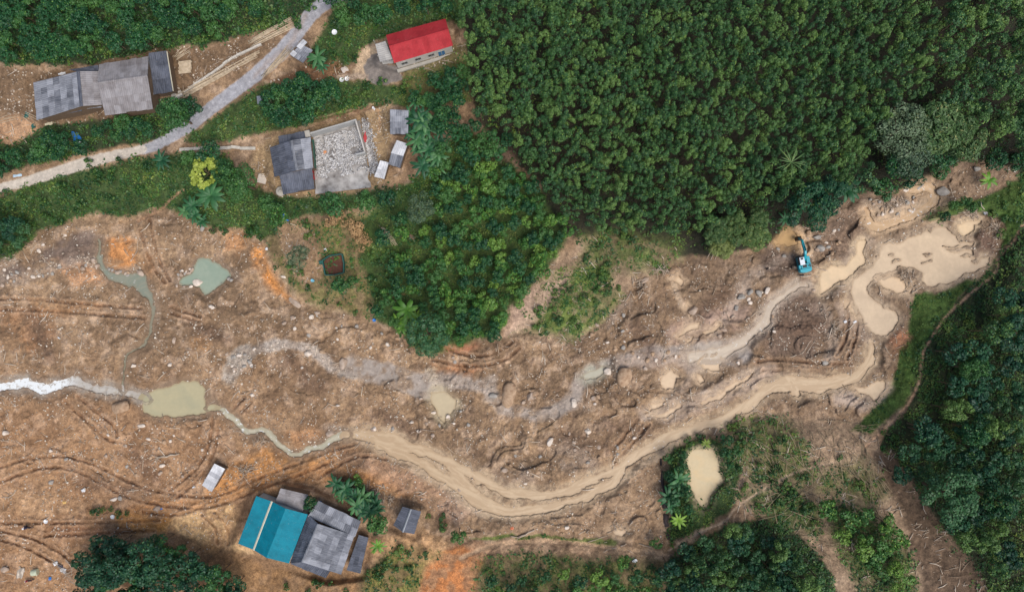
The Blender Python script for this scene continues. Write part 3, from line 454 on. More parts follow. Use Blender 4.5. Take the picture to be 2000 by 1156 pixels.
# ---------------------------------------------------------------- ground
X_ = (U-1000)*S*(1-Z/HC); Y_ = (578-V)*S*(1-Z/HC); nv, nu = U.shape
idx = np.arange(nv*nu, dtype=np.int32).reshape(nv, nu)
F = np.stack([idx[1:, :-1], idx[1:, 1:], idx[:-1, 1:], idx[:-1, :-1]], -1).reshape(-1, 4)
g = npmesh('ground', np.stack([X_, Y_, Z], -1).reshape(-1, 3), F, m_ground(), vattr={'Col': np.clip(C, 0, 1).reshape(-1, 3), 'wet': Wt.ravel(), 'calm': SM.ravel()}, smooth=True)
tag(link('ground', g), 'brown flood mud, bare earth and rough grass of the valley floor', 'ground', kind='structure')
for k, gg, lev, sl_, wide, inn in WATER:
    u = U[sl_]; v = V[sl_]; nj, ni = u.shape; id_ = np.arange(nj*ni).reshape(nj, ni); keep = (wide[:-1, :-1] > .05)
    F = np.stack([id_[1:, :-1], id_[1:, 1:], id_[:-1, 1:], id_[:-1, :-1]], -1)[keep]; us, inv = np.unique(F, return_inverse=True); F = inv.reshape(-1, 4)
    x, y, _ = wz(u.ravel()[us], v.ravel()[us], lev); fo = ss(160, 110, u.ravel()[us])+.25*ss(300, 240, u.ravel()[us]) if gg['foam'] == 1. else np.ones(len(us))
    if k == 'river': fo = fo*(ss(1330, 1270, u.ravel()[us])*ss(1200, 1240, u.ravel()[us])+ss(760, 700, u.ravel()[us]))
    uu, vv_ = u.ravel()[us], v.ravel()[us]; w1 = fbm(uu/22, vv_/22, 3, 73); w2 = fbm(uu/22+9, vv_/22, 3, 75); sk = .49+.5*(fbm((uu*.8+vv_*.5)/34+2.2*w1, (vv_*.8-uu*.4)/16+2.2*w2, 5, 70)-.5)
    if gg['lines'] or k == 'river':
        dd = np.full(uu.shape, 1e6)
        al = np.zeros(uu.shape)
        for Lp in gg['lines']:
            Q_ = smooth(Lp, 3); acc = 0
            for p_, q_ in zip(Q_, Q_[1:]):
                e_ = segd(uu, vv_, p_, q_); sg = np.sign((q_[0]-p_[0])*(vv_-p_[1])-(q_[1]-p_[1])*(uu-p_[0])); L_ = math.hypot(q_[0]-p_[0], q_[1]-p_[1]); tt = ((uu-p_[0])*(q_[0]-p_[0])+(vv_-p_[1])*(q_[1]-p_[1]))/(L_*L_+1e-6); w_ = e_ < np.abs(dd); dd = np.where(w_, e_*sg, dd); al = np.where(w_, acc+tt*L_, al); acc += L_
        sk = fbm(al/24+dd*.1+1.5*w1, dd/3.6+40+2.5*w2, 4, 71)
    me = npmesh(k.rstrip('_'), np.stack([x, y, np.full(len(us), lev)], -1), F, m_water('muddy_water', gg['c'], gg['c2'], gg['foam']), vattr={'foam': fo, 'streak': sk, 'shore': ss(.95, .55, inn.ravel()[us]+.3*(n3[sl_][..., 0].ravel()[us]-.5))}, smooth=True)
    tag(link(k.rstrip('_'), me), gg['label'], 'water', kind='structure')
# ---------------------------------------------------------------- vegetation
ML = {
 'plant': m_leaf('plantation_leaves', lin(28,62,36), lin(72,114,62), lin(132,156,72)),
 'broad': m_leaf('broad_leaves', lin(22,58,38), lin(46,96,54), lin(100,136,58)),
 'blue':  m_leaf('blue_green_leaves', lin(18,56,44), lin(44,90,58), lin(88,124,72)),
 'orch':  m_leaf('orchard_leaves', lin(38,82,38), lin(82,128,54), lin(144,164,70)),
 'grey':  m_leaf('grey_green_leaves', lin(44,66,52), lin(84,108,82), lin(122,136,96)),
 'bamboo':m_leaf('bamboo_leaves', lin(50,84,46), lin(104,130,72), lin(164,160,98)),
 'yell':  m_leaf('yellow_green_leaves', lin(84,108,40), lin(140,156,62), lin(180,190,90)),
 'dry':   m_leaf('dry_leaves', lin(112,84,58), lin(164,130,92), lin(186,158,118), .8),
 'ban':   m_leaf('banana_leaves', lin(22,64,38), lin(54,104,62), lin(104,140,84), .5),
 'lime':  m_leaf('lime_leaves', lin(60,104,32), lin(102,144,48), lin(146,172,68), .5),
 'weed':  m_leaf('weed_leaves', lin(24,60,32), lin(62,102,48), lin(118,134,58)),
 'grass': m_leaf('grass_blades', lin(58,86,36), lin(106,126,56), lin(156,152,88)),
}
BARK = plain('bark', lin(110,92,74), .9, sc=3); DEADWOOD = plain('dead_wood', lin(190,174,156), .85, sc=2, c2=lin(150,130,110)); BAMB = plain('bamboo_culm', lin(206,188,162), .7, sc=1.5, c2=lin(166,146,120))
def leaves(cn, nrm, L, Wd, rng, up=None):
    """pointed leaf quads at cn, facing nrm"""
    n = len(cn); nrm = nrm/np.linalg.norm(nrm, axis=1, keepdims=True); a = rng.normal(size=(n, 3)); a -= (a*nrm).sum(1, keepdims=True)*nrm; a /= np.linalg.norm(a, axis=1, keepdims=True)+1e-9
    b = np.cross(nrm, a); L = np.reshape(L, (-1, 1)); Wd = np.reshape(Wd, (-1, 1))
    Q = np.stack([cn-a*L/2, cn+b*Wd/2-a*L*.08, cn+a*L/2-nrm*L*.12, cn-b*Wd/2-a*L*.08], 1); return Q.reshape(-1, 3), np.arange(n*4).reshape(n, 4)
def crown_data(R, Hh, nl, n, ls, rng, lr=(.3, .5), asp=.6, flat=1., under_=-.25, peak=0):
    """lobes over a domed hull, leaves on the outside of every lobe; R radius, Hh height of the crown"""
    th = rng.random(nl)*6.283; ph = np.arccos(1-rng.random(nl)*1.15); rr = .45+.25*rng.random(nl)
    Lc = np.stack([np.sin(ph)*np.cos(th)*R*rr*1.15, np.sin(ph)*np.sin(th)*R*rr*1.15, np.cos(ph)*Hh*.5*rr*1.25+Hh*.5], 1); Lr = R*(lr[0]+(lr[1]-lr[0])*rng.random(nl)); Lv = rng.random(nl)
    q = rng.integers(0, nl, n*2); d = rng.normal(size=(n*2, 3)); d /= np.linalg.norm(d, axis=1, keepdims=True); keep = d[:, 2] > under_-.35*rng.random(n*2); q, d = q[keep][:n], d[keep][:n]
    sc = np.stack([np.ones(nl), np.ones(nl), np.full(nl, flat*Hh/(2*R)+.35)], 1); p = Lc[q]+d*Lr[q][:, None]*sc[q]*(.72+.33*rng.random(len(q)))[:, None]
    inn = np.zeros(len(q), bool)
    for k in range(nl): inn |= (np.linalg.norm((p-Lc[k])/sc[k], axis=1) < Lr[k]*.62)
    p, d, q = p[~inn], d[~inn], q[~inn]; nr = d+rng.normal(size=d.shape)*.45; nr[:, 2] += .25
    L = ls*(.6+.8*rng.random(len(p))); Vv, F = leaves(p, nr, L, L*asp, rng)
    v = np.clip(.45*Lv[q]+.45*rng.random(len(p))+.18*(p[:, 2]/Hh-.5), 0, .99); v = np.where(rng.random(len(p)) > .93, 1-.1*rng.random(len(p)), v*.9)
    return Vv, F, v
def trunk_mb(h, r, Rc, rng, nb=5):
    m = MB(); lean = Vector((rng.normal()*.03*h, rng.normal()*.03*h, 0)); top = Vector((0, 0, h))+lean; m.tube([(0, 0, -.3), Vector((0, 0, h*.5))+lean*.3, top], r, 6, .5, r*.45)
    for k in range(nb):
        a = 6.283*k/nb+rng.random(); z0 = h*(.5+.4*k/nb); st = Vector((0, 0, z0))+lean*z0/h; m.tube([st, st+Vector((math.cos(a)*Rc*.35, math.sin(a)*Rc*.35, Rc*.3)), st+Vector((math.cos(a)*Rc*.7, math.sin(a)*Rc*.7, Rc*.55))], r*.4, 4, .5, r*.1)
    return m
PROTO = {}
def mk_proto(key, mat, R, Hc, hb, nl, n, ls, kinds=4, asp=.6, lr=(.3, .5), flat=1., seed=0, tr=.12, under_=-.25):
    """crown and trunk meshes; the crown's own origin is at its base, hb above the ground"""
    out = []
    for i in range(kinds):
        rng = np.random.default_rng(seed*31+i+100); Vv, F, v = crown_data(R, Hc, nl, n, ls, rng, lr, asp, flat, under_); Vv[:, 2] += hb
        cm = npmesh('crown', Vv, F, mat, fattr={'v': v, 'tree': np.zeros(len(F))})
        m = trunk_mb(hb+Hc*.55, tr, R, rng); tm = bpy.data.meshes.new('trunk'); tm.from_pydata(m.v, [], m.f); tm.materials.append(BARK)
        out.append((cm, tm, R, hb+Hc*.6, (Vv, F, v)))
    PROTO[key] = out
mk_proto('plant', ML['plant'], 1.35, 3.2, 3.9, 9, 900, .215, 6, .62, (.26, .44), seed=1, tr=.09)
mk_proto('broad', ML['broad'], 2.0, 3.0, 2.2, 12, 1300, .33, 3, .62, (.26, .42), seed=2)
mk_proto('bluet', ML['blue'], 2.2, 3.2, 3.5, 14, 1300, .40, 3, .6, (.24, .38), seed=3)
mk_proto('orch', ML['orch'], 1.5, 2.4, 1.0, 8, 700, .30, 4, .6, (.26, .44), seed=4, tr=.07)
mk_proto('big', ML['broad'], 4.4, 5.5, 4.5, 26, 5000, .40, 2, .6, (.20, .34), seed=5, tr=.28)
mk_proto('grey', ML['grey'], 3.6, 4.5, 3., 24, 4200, .30, 2, .5, (.2, .32), seed=6, tr=.2)
mk_proto('bigblue', ML['blue'], 4.4, 5.5, 4.5, 28, 5200, .38, 2, .6, (.18, .32), seed=7, tr=.28)
mk_proto('bamboo', ML['bamboo'], 4.0, 5.0, 2.5, 34, 9000, .46, 2, .34, (.16, .3), seed=8, tr=.1)
mk_proto('conif', ML['plant'], 2.1, 4.8, 3.2, 13, 1500, .32, 4, .5, (.24, .38), seed=9, tr=.13)
mk_proto('bush', ML['weed'], .95, 1.1, .0, 6, 260, .26, 4, .6, (.3, .5), seed=10, tr=.04, under_=-.1)
mk_proto('dry', ML['dry'], 1.6, 1.8, .2, 9, 900, .24, 2, .5, (.25, .45), seed=12, tr=.06)
mk_proto('yell', ML['yell'], 2.0, 2.4, 2.6, 34, 1000, .36, 1, .7, (.12, .2), seed=14, tr=.1)
COUNT = {}
def plant(key, u, v, R, name='tree', label=None, cat='tree', group=None, var=None, sz=None, rng=random):
    """a tree whose crown middle shows at photo pixel (u, v) and shows R pixels wide on each side"""
    P = PROTO[key]; cm, tm, R0, hc, _ = P[var if var is not None else rng.randrange(len(P))]; s = R*S*(1-3/HC)/R0*1.02; szz = sz or (.85+.3*rng.random())*min(1.25, max(.75, 1/s**.3)); pos = under(u, v, hc*s*szz)
    parts = key not in ('bush',) or R > 26
    if parts:
        r = thing(name, pos, label, cat, group); c = link('crown', cm, r); t = link('trunk', tm, r)
    else: r = c = link(name, cm, None, pos); tag(r, label, cat, group)
    r.rotation_euler = (0, 0, rng.random()*6.28); r.scale = (s*(.93+.14*rng.random()), s*(.93+.14*rng.random()), s*szz); return r
def inpoly(P, x, y):
    c = False
    for (x1, y1), (x2, y2) in zip(P, P[1:]+P[:1]):
        if (y1 > y) != (y2 > y) and x < (x2-x1)*(y-y1)/(y2-y1)+x1: c = not c
    return c
def blue(P, sp, seed, keep=1., jit=.33, hole=0., avoid=()):
    """jittered triangular lattice inside a polygon"""
    rg = random.Random(seed); xs = [p[0] for p in P]; ys = [p[1] for p in P]; out = []; row = 0; y = min(ys)
    while y < max(ys):
        x = min(xs)+(row % 2)*sp/2
        while x < max(xs):
            a, b = x+rg.uniform(-jit, jit)*sp, y+rg.uniform(-jit, jit)*sp
            if inpoly(P, a, b) and rg.random() < keep and not (hole and fbm(np.array([a/60.]), np.array([b/60.]), 2, 77)[0] < hole) and all(math.hypot(a-q[0], b-q[1]) > q[2] for q in avoid): out.append((a, b))
            x += sp
        y += sp*.866; row += 1
    return out
ORD = lambda n: {1: '', 2: 'second ', 3: 'third '}.get(n, f'{n}th ' if n % 10 not in (1, 2, 3) or n in (11, 12, 13) else f'{n}'+{1: 'st ', 2: 'nd ', 3: 'rd '}[n % 10])
MARKS = [('the red roofed house', 820, 85), ('the roofless rubble house', 665, 310), ('the turquoise excavator', 1567, 505), ('the teal roofed house', 530, 1030), ('the cream coloured fish pond', 1380, 920), ('the olive green pond', 340, 780), ('the netted seedbed pen', 653, 518),
         ('the gravel road at the top edge', 640, 10), ('the wide grey roofed house', 245, 165), ('the turquoise pond', 400, 540), ('the broad muddy pool', 1780, 520), ('the big grey feathery tree', 1775, 265), ('the blue grey giant tree', 1860, 970), ('the huge lime leaved banana', 795, 610), ('the concrete road end', 275, 293),
         ('the top left corner of the photo', 0, 0), ('the top right corner of the photo', 2000, 0), ('the bottom right corner of the photo', 2000, 1156), ('the bottom left corner of the photo', 0, 1156), ('the orange bare slope', 880, 1110), ('the red brown scar beside the path', 1755, 660), ('the small dark shed', 795, 1015), ('the leaning log beside the path', 1030, 1038), ('the long flat boulder', 995, 770), ('the small lone tree by the culvert', 1283, 1060)]
def label_near(items, fmt):
    """items: list of (object, u, v, look); each gets a label telling its rank from its nearest landmark"""
    by = {}
    for it in items:
        m = min(MARKS, key=lambda q: math.hypot(q[1]-it[1], q[2]-it[2])); by.setdefault((m[0], it[3]), []).append((math.hypot(m[1]-it[1], m[2]-it[2]), it))
    for (m, look), L in by.items():
        for k, (_, it) in enumerate(sorted(L, key=lambda q: q[0])): it[0]['label'] = fmt.format(look=look, ord=ORD(k+1), mark=m)
# 1. the dense plantation block at the top
T1 = [(903,-60),(1812,-60),(1830,60),(1822,150),(1800,195),(1745,215),(1712,290),(1690,340),(1650,352),(1600,370),(1550,400),(1500,400),(1460,405),(1390,440),(1330,455),(1250,446),(1190,448),(1140,440),(1105,415),(1070,370),(1030,330),(1018,290),(985,250),(930,215),(918,140),(903,80)]
pts = blue(T1, 21.5, 3, .97, .34); 
pts = [(a, b) for a, b in pts if not (abs(a-1545) < 14 and abs(b-318) < 14)]
seen = sorted([p for p in pts if 0 < p[0] < 2000 and p[1] > 0], key=lambda p: math.hypot(p[0]-1150, p[1]-480))
ind = set(seen[:300]); rest = [p for p in pts if p not in ind]
PT = []
for a, b in seen[:300]:
    PT.append((plant('plant', a, b, random.uniform(11.5, 14.5), 'plantation_tree', 'x', 'tree', 'plantation trees of the dense block'), a, b, 'slim dark green'))
label_near(PT, '{look} plantation tree in the closed block, {ord}nearest {mark}')
def mass(name, pts, key, rr, label, cat, hs=1.):
    VV = []; FF = []; vv = []; tr = []; n0 = 0
    for a, b in pts:
        P = PROTO[key][random.randrange(len(PROTO[key]))]; Vv, F, v = P[4]; s = random.uniform(*rr)*S*.98/P[2]; h = hs*random.uniform(.85, 1.2); pos = under(a, b, P[3]*s*h); c, q = math.cos(random.random()*6.28), 0; q = math.sqrt(1-c*c)
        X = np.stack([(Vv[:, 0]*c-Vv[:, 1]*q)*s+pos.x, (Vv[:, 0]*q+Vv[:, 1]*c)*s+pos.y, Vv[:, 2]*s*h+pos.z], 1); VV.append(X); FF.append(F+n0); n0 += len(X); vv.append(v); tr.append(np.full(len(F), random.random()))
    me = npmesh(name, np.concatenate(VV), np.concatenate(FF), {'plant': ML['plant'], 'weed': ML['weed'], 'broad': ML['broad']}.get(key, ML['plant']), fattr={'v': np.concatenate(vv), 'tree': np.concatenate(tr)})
    return tag(link(name, me), label, cat, kind='stuff')
mass('forest', rest, 'plant', (11, 15), 'closed dark green canopy of the plantation reaching the top edge', 'forest')
# 2. other woods: (polygon, spacing, kind, radii, name, look words, group, seed, keep, hole)
NT = 0
WOODS = [
 ([(1842,-50),(2050,-50),(2050,300),(1985,285),(1930,262),(1900,232),(1850,205),(1838,150),(1850,60)], 30, 'plant', (14,20), 'plantation_tree', ['dark green slim'], 'trees right of the bare furrow', 12, .95, .0),
 ([(-50,-50),(500,-50),(520,14),(470,40),(410,60),(340,72),(240,92),(120,104),(-50,108)], 29, 'broad', (15,20), 'hillside_tree', ['dense dark green'], 'trees on the top left hillside', 13, .96, .0),
 ([(2050,480),(2015,500),(1985,560),(1950,605),(1905,645),(1868,680),(1850,730),(1845,780),(1820,820),(1785,860),(1750,885),(1755,925),(1790,980),(1850,1020),(1910,1090),(1940,1200),(2050,1200)], 40, 'conif', (17,25), 'forest_tree', ['bushy dark green', 'rounded mid green'], 'trees of the right hand forest', 14, .95, .0),
 ([(1305,1110),(1330,1080),(1400,1056),(1450,1030),(1500,1040),(1550,1058),(1600,1110),(1630,1190),(1305,1190)], 30, 'conif', (14,22), 'forest_tree', ['clumpy deep green', 'paler blue green'], 'trees of the bottom wood', 15, .95, .0),
 ([(835,335),(880,320),(940,300),(1000,330),(1050,370),(1100,430),(1125,450),(1080,500),(1040,560),(990,620),(960,660),(925,672),(880,672),(850,600),(800,655),(745,640),(735,600),(760,560),(765,520),(800,480),(850,420)], 26, 'orch', (12,18.5), 'orchard_tree', ['bright green young', 'dark green young'], 'young trees of the orchard', 16, .93, .0),
 ([(850,150),(910,125),(925,215),(985,262),(1010,300),(930,300),(900,320),(868,310),(850,250),(830,190)], 27, 'broad', (13,18), 'yard_tree', ['dense mid green'], 'trees between the banana grove and the plantation', 17, .95, .0),
 ([(938,1112),(1000,1096),(1100,1098),(1200,1092),(1290,1100),(1295,1190),(935,1190)], 36, 'orch', (12,19), 'slope_tree', ['round bushy green', 'dark low green'], 'bushy trees on the bottom slope', 18, .85, .0),
 ([(1612,985),(1660,985),(1730,1000),(1760,1060),(1780,1156),(1730,1180),(1690,1120),(1640,1060)], 34, 'orch', (14,22), 'slope_tree', ['bright tufted green'], 'tufted trees on the landslide slope', 19, .85, .0),
 ([(508,172),(560,158),(640,150),(656,168),(650,200),(600,232),(540,240),(512,222)], 24, 'broad', (14,20), 'grove_tree', ['dark leafy'], 'trees of the grove below the small roadside shed', 20, 1., .0),
 ([(150,1072),(250,1048),(330,1062),(380,1100),(470,1120),(480,1190),(150,1190)], 30, 'bluet', (17,26), 'yard_tree', ['tall blue green', 'glossy deep green'], 'trees of the bottom left clump', 21, 1., .0),
 ([(40,285),(110,245),(140,262),(180,280),(110,310),(40,322),(-20,340),(-20,300)], 25, 'broad', (13,20), 'roadside_tree', ['bushy green'], 'trees between the grey houses and the road', 22, .9, .0),
 ([(190,232),(300,222),(320,240),(280,262),(210,276),(170,276)], 26, 'broad', (12,18), 'roadside_tree', ['low leafy green'], 'trees between the grey houses and the road', 23, .9, .0),
 ([(-30,400),(30,400),(60,420),(45,480),(-30,500)], 26, 'bluet', (12,18), 'slope_tree', ['blue green umbrella'], 'trees at the left edge of the green slope', 24, .95, .0),
 ([(1300,880),(1340,868),(1345,900),(1342,950),(1360,990),(1330,1010),(1305,980)], 24, 'broad', (10,14), 'bank_tree', ['low green'], 'trees round the fish pond', 25, .95, .0),
 ([(1400,862),(1440,860),(1440,905),(1420,910)], 24, 'broad', (10,15), 'bank_tree', ['low leafy green'], 'trees round the fish pond', 26, .95, .0),
 ([(1380,430),(1500,420),(1520,440),(1500,475),(1390,495),(1370,470)], 38, 'bamboo', (24,34), 'bamboo_clump', ['feathery olive'], 'bamboo clumps on the bank left of the excavator', 27, 1., .0),
 ([(1700,370),(1735,300),(1800,300),(1860,300),(1850,330),(1760,350),(1720,375)], 36, 'broad', (18,26), 'bank_tree', ['shaded dark green'], 'trees over the upper stream', 28, 1., .0),
 ([(1930,290),(2040,300),(2040,330),(1950,325)], 34, 'broad', (16,22), 'bank_tree', ['dark green bushy'], 'trees over the upper stream', 29, 1., .0),
 ([(1840,395),(1900,380),(1925,390),(1900,412),(1840,425)], 24, 'broad', (11,16), 'bank_tree', ['low dark green'], 'trees over the upper stream', 30, 1., .0),
 ([(640,-30),(905,-30),(905,20),(860,34),(800,30),(720,40),(650,50),(635,25)], 28, 'broad', (14,19), 'hillside_tree', ['leafy green'], 'trees behind the red roofed house', 31, .75, .0),
 ([(740,950),(700,930),(640,945),(650,965),(700,985),(740,985)], 28, 'orch', (9,13), 'yard_tree', ['small bright'], 'small trees in the banana grove', 32, .8, .0),
 ([(800,175),(850,165),(870,210),(820,215)], 24, 'broad', (11,15), 'yard_tree', ['low dark green'], 'trees between the banana grove and the plantation', 33, .9, .0),
]
items = []
for P, sp, key, rr, nm, looks, grp, sd, kp, ho in WOODS:
    for a, b in blue(P, sp, sd, kp, .34, ho, avoid=[(1860,970,50),(1955,980,36),(795,610,30),(832,660,38),(1775,265,50),(818,405,26),(1985,660,0)]):
        look = random.choice(looks); o = plant(key, a, b, random.uniform(*rr), nm, 'x', 'bamboo' if 'bamboo' in nm else 'tree', grp)
        items.append((o, a, b, look))
        if looks.index(look) == 1 and key in ('orch', 'conif', 'bluet'):
            k2 = {'orch': 'broad', 'conif': 'bluet', 'bluet': 'broad'}[key]; o.children[0].data = o.children[0].data if False else PROTO[k2][0][0]; q = PROTO[key][0][2]/PROTO[k2][0][2]; o.scale = (o.scale[0]*q, o.scale[1]*q, o.scale[2]*q); o.children[1].data = PROTO[k2][0][1]
label_near([i for i in items if 'bamboo' not in i[0].name], '{look} tree, {ord}nearest {mark}'); label_near([i for i in items if 'bamboo' in i[0].name], '{look} bamboo clump, {ord}nearest {mark}')
# 3. single trees told apart in the photo
for key, u, v, R, lab in (('grey',1768,255,58,'big grey green feathery tree at the upper end of the mud'), ('grey',1782,310,44,'smaller grey feathery tree at the foot of the biggest one'), ('bamboo',1832,250,62,'wide olive feathery tree right of the grey one'), ('bamboo',1880,270,44,'olive feathery tree tapering towards the stony bank'),
    ('bigblue',1585,405,50,'dark rounded tree over the bucket of the excavator'), ('bigblue',1620,378,34,'shaded tree up the bank behind the excavator'), ('bigblue',1860,968,58,'blue grey giant tree of the right hand forest'), ('big',1955,980,36,'round yellowish green tree beside the blue grey giant'), ('big',1900,720,30,'olive topped tree in the right hand forest'),
    ('bigblue',833,652,42,'dark small leaved tree hanging over the mud bank'), ('grey',818,405,29,'pale grey green round tree below the white sheet sheds'), ('grey',585,505,27,'thin grey twiggy tree beside the netted pen'), ('yell',400,336,36,'yellow green loose tree above the banana clump'), ('big',470,358,36,'wide dense green tree left of the roofless house'),
    ('big',440,335,26,'green tree between the yellow tree and the wide one'), ('broad',410,302,24,'dark tree beside the pale garden wall'), ('broad',370,310,18,'olive tree beside the star shaped banana'), ('broad',745,465,20,'round dark tree below the fallen poles'), ('orch',783,458,18,'round bright green tree under the pale grey one'), ('broad',782,430,16,'round green tree touching the pale grey one'),
    ('broad',665,560,20,'round tree at the lower edge of the netted pen'), ('broad',690,552,14,'small round tree at the right corner of the netted pen'), ('big',338,222,34,'big dark tree at the corner of the grey house'), ('broad',370,205,22,'round tree between the grey house and the gravel road'), ('broad',608,984,17,'lone dark tree pressed against the grey back roof'), ('broad',738,1025,24,'round green tree left of the small dark shed'),
    ('orch',1283,1060,13,'small lone tree beside the end of the muddy path'), ('broad',895,1045,17,'round bush like tree with white blooms beside the sandy path'), ('broad',650,398,24,'leafy green tree below the rubble floor'), ('broad',712,395,22,'leafy tree beside the rubble floor corner'), ('broad',755,385,20,'leafy tree below the white sheet shed'), ('orch',545,420,22,'olive tree by the rubbish slope'), ('broad',520,400,20,'blue green tree at the corner of the grey house yard'),
    ('bigblue',280,1095,46,'tallest blue green tree in the bottom left clump'), ('bigblue',205,1110,42,'blue green tree at the left side of the bottom left clump'), ('big',1905,840,34,'olive green broad tree amid the right hand forest'), ('bigblue',1985,650,40,'dark broad tree at the right edge above the footpath'), ('plant',1690,358,22,'dark bushy tree where the upper stream meets the wood')):
    plant(key, u, v, R, {'yell': 'tree', 'bamboo': 'feathery_tree', 'grey': 'feathery_tree'}.get(key, 'broadleaf_tree'), lab, 'tree')
# 4. banana plants and palms
def banana(u, v, L, n=11, name='banana_plant', label='', mat='ban', group=None, h=2.6, wide=.3, droop=.75, seed=0):
    rg = random.Random(int(u*7+v)+seed); hh = h*L/2.2; pos = under(u, v, hh); r = thing(name, pos, label, 'banana plant' if 'palm' not in name else 'palm', group); VV = []; FF = []; vs = []; n0 = 0; ns = 6
    for k in range(n):
        a = 6.283*k/n+rg.uniform(-.25, .25); l = L*rg.uniform(.75, 1.1); e = rg.uniform(.25, .9); w = wide*rg.uniform(.8, 1.2)*L/2.2*.85; x = z = 0; P = []
        for i in range(ns+1):
            t = i/ns; sl_ = e-t*(e+droop); P.append((x, z)); x += l/ns*math.cos(sl_); z += l/ns*math.sin(sl_)
        vr = rg.random()
        for i, (x, z) in enumerate(P):
            t = i/ns; ww = w*(math.sin(math.pi*min(1, t*.9+.08))**.6); ca, sa = math.cos(a), math.sin(a)
            for s_ in (-1, 0, 1): VV.append((ca*x-sa*s_*ww, sa*x+ca*s_*ww, hh+z-(abs(s_)*ww*.35)))
        for i in range(ns):
            for s_ in (0, 1): q = n0+i*3+s_; FF.append((q, q+3, q+4, q+1)); vs.append(.25+.5*vr+rg.uniform(-.08, .2))
        n0 += 3*(ns+1)
    link('leaves', npmesh('leaves', VV, FF, ML[mat], fattr={'v': vs, 'tree': np.zeros(len(FF))}), r)
    m = MB(); m.tube([(0, 0, -.2), (0, 0, hh*.6), (0.05, 0, hh+.05)], .13*L/2.2, 7, .5, .06*L/2.2); me = bpy.data.meshes.new('stem'); me.from_pydata(m.v, [], m.f); me.materials.append(ML[mat]); link('stem', me, r); return r
for u, v, L, lab, mt in ((316,313,2.3,'star shaped banana below the end of the concrete road','ban'), (412,383,3.6,'biggest star shaped banana on the green slope','ban'), (376,402,2.2,'banana at the left of the biggest one','ban'), (380,420,2.0,'lower banana in the clump on the green slope','ban'), (362,412,1.9,'leftmost banana of the clump on the green slope','ban'),(394,432,1.8,'small lowest banana of the slope clump','ban'),
    (795,606,3.0,'huge lime leaved banana in the orchard','lime'), (778,628,1.9,'lime leaved banana at the foot of the huge one','lime'), (812,618,2.0,'lime leaved banana right of the huge one','lime'), (785,640,1.6,'lowest lime leaved banana over the mud edge','lime'),
    (620,112,2.3,'dark banana beside the small roadside shed','ban'), (628,128,1.8,'lower banana beside the small roadside shed','ban'), (1325,1015,1.9,'bright leaved banana below the fish pond','lime'), (1337,955,1.6,'pale banana left of the fish pond','ban'), (1932,352,1.9,'light green banana on the far right bank','lime'),
    (1655,372,3.2,'palm like plant reaching over the upper mud','ban'), (1533,428,1.8,'light leaved banana between bamboo and dark tree','ban'), (738,1065,1.9,'small banana at the right of the long low roof','lime'), (1380,865,1.2,'withered yellow banana at the head of the fish pond','yell'),
    (880,160,2.0,'banana below the red roofed house','ban'), (812,198,2.0,'banana above the square sheet shed','ban')):
    banana(u, v, L, 13 if L > 2.5 else 10, 'palm' if 'palm' in lab else 'banana_plant', lab, mt)
its = []
for P, sp, n0 in (([(800,225),(838,222),(862,250),(866,300),(858,340),(835,345),(812,300),(800,262)], 21, 'b'), ([(655,942),(700,950),(735,965),(745,1000),(715,1008),(690,990),(655,965)], 17, 'c'), ([(1300,940),(1330,930),(1330,1000),(1310,1000)], 22, 'd')):
    for a, b in blue(P, sp, 5, 1., .3): its.append((banana(a, b, random.uniform(1.8, 2.6), 9, label='x', group='bananas of the groves'), a, b, 'deep green'))
label_near(its, '{look} banana plant, {ord}nearest {mark}')
banana(1545, 318, 3.2, 14, 'palm', 'thin bare fronded palm standing out of the dense plantation', 'bamboo', wide=.06, h=6., droop=.4)
# 5. bushes and bamboo tufts
its = []
BZ = [([(0,345),(100,330),(200,312),(300,310),(300,400),(200,415),(60,455),(0,480)], 30, .75), ([(1050,590),(1120,540),(1190,500),(1215,560),(1180,620),(1100,655),(1040,640)], 22, .7), ([(1120,480),(1190,470),(1210,520),(1140,535)], 26, .5), ([(540,430),(620,430),(610,600),(560,560)], 34, .5),
      ([(640,585),(740,590),(760,630),(650,605)], 26, .6), ([(720,1080),(800,1060),(860,1075),(830,1100),(780,1150),(710,1150)], 24, .75), ([(1420,820),(1470,815),(1560,830),(1560,900),(1450,890)], 28, .55), ([(1440,900),(1590,930),(1600,1040),(1500,1020),(1450,960)], 24, .7), ([(1600,840),(1700,880),(1740,980),(1640,960)], 36, .5), ([(1500,940),(1560,950),(1580,1000),(1510,1000)], 20, .8), ([(180,985),(255,990),(250,1005),(180,1004)], 15, .8), ([(1700,830),(1790,800),(1740,870)], 30, .6),
      ([(820,1000),(870,985),(865,1030),(830,1035)], 22, .6), ([(640,60),(720,80),(700,140),(650,120)], 24, .7), ([(740,160),(800,160),(790,200),(740,200)], 22, .8), ([(660,175),(735,165),(735,200),(670,215)], 26, .7), ([(1800,440),(1900,395),(1990,350),(1990,420),(1960,470),(1930,420),(1850,430)], 30, .5), ([(400,900),(401,901),(402,900)], 5, 1), ([(1330,860),(1400,845),(1430,830),(1440,860),(1350,880)], 24, .8), ([(540,1125),(700,1130),(700,1170),(540,1170)], 26, .8), ([(390,440),(560,440),(520,470),(430,455)], 22, .6), ([(200,60),(480,60),(430,90),(330,95),(180,118),(20,118),(0,95)], 22, .7), ([(500,25),(620,10),(580,50),(480,60)], 22, .8), ([(1000,270),(1080,420),(1000,330)], 30, .5), ([(1100,440),(1330,460),(1300,490),(1140,470)], 26, .6), ([(725,985),(760,1010),(745,1060),(725,1040)], 20, .7)]
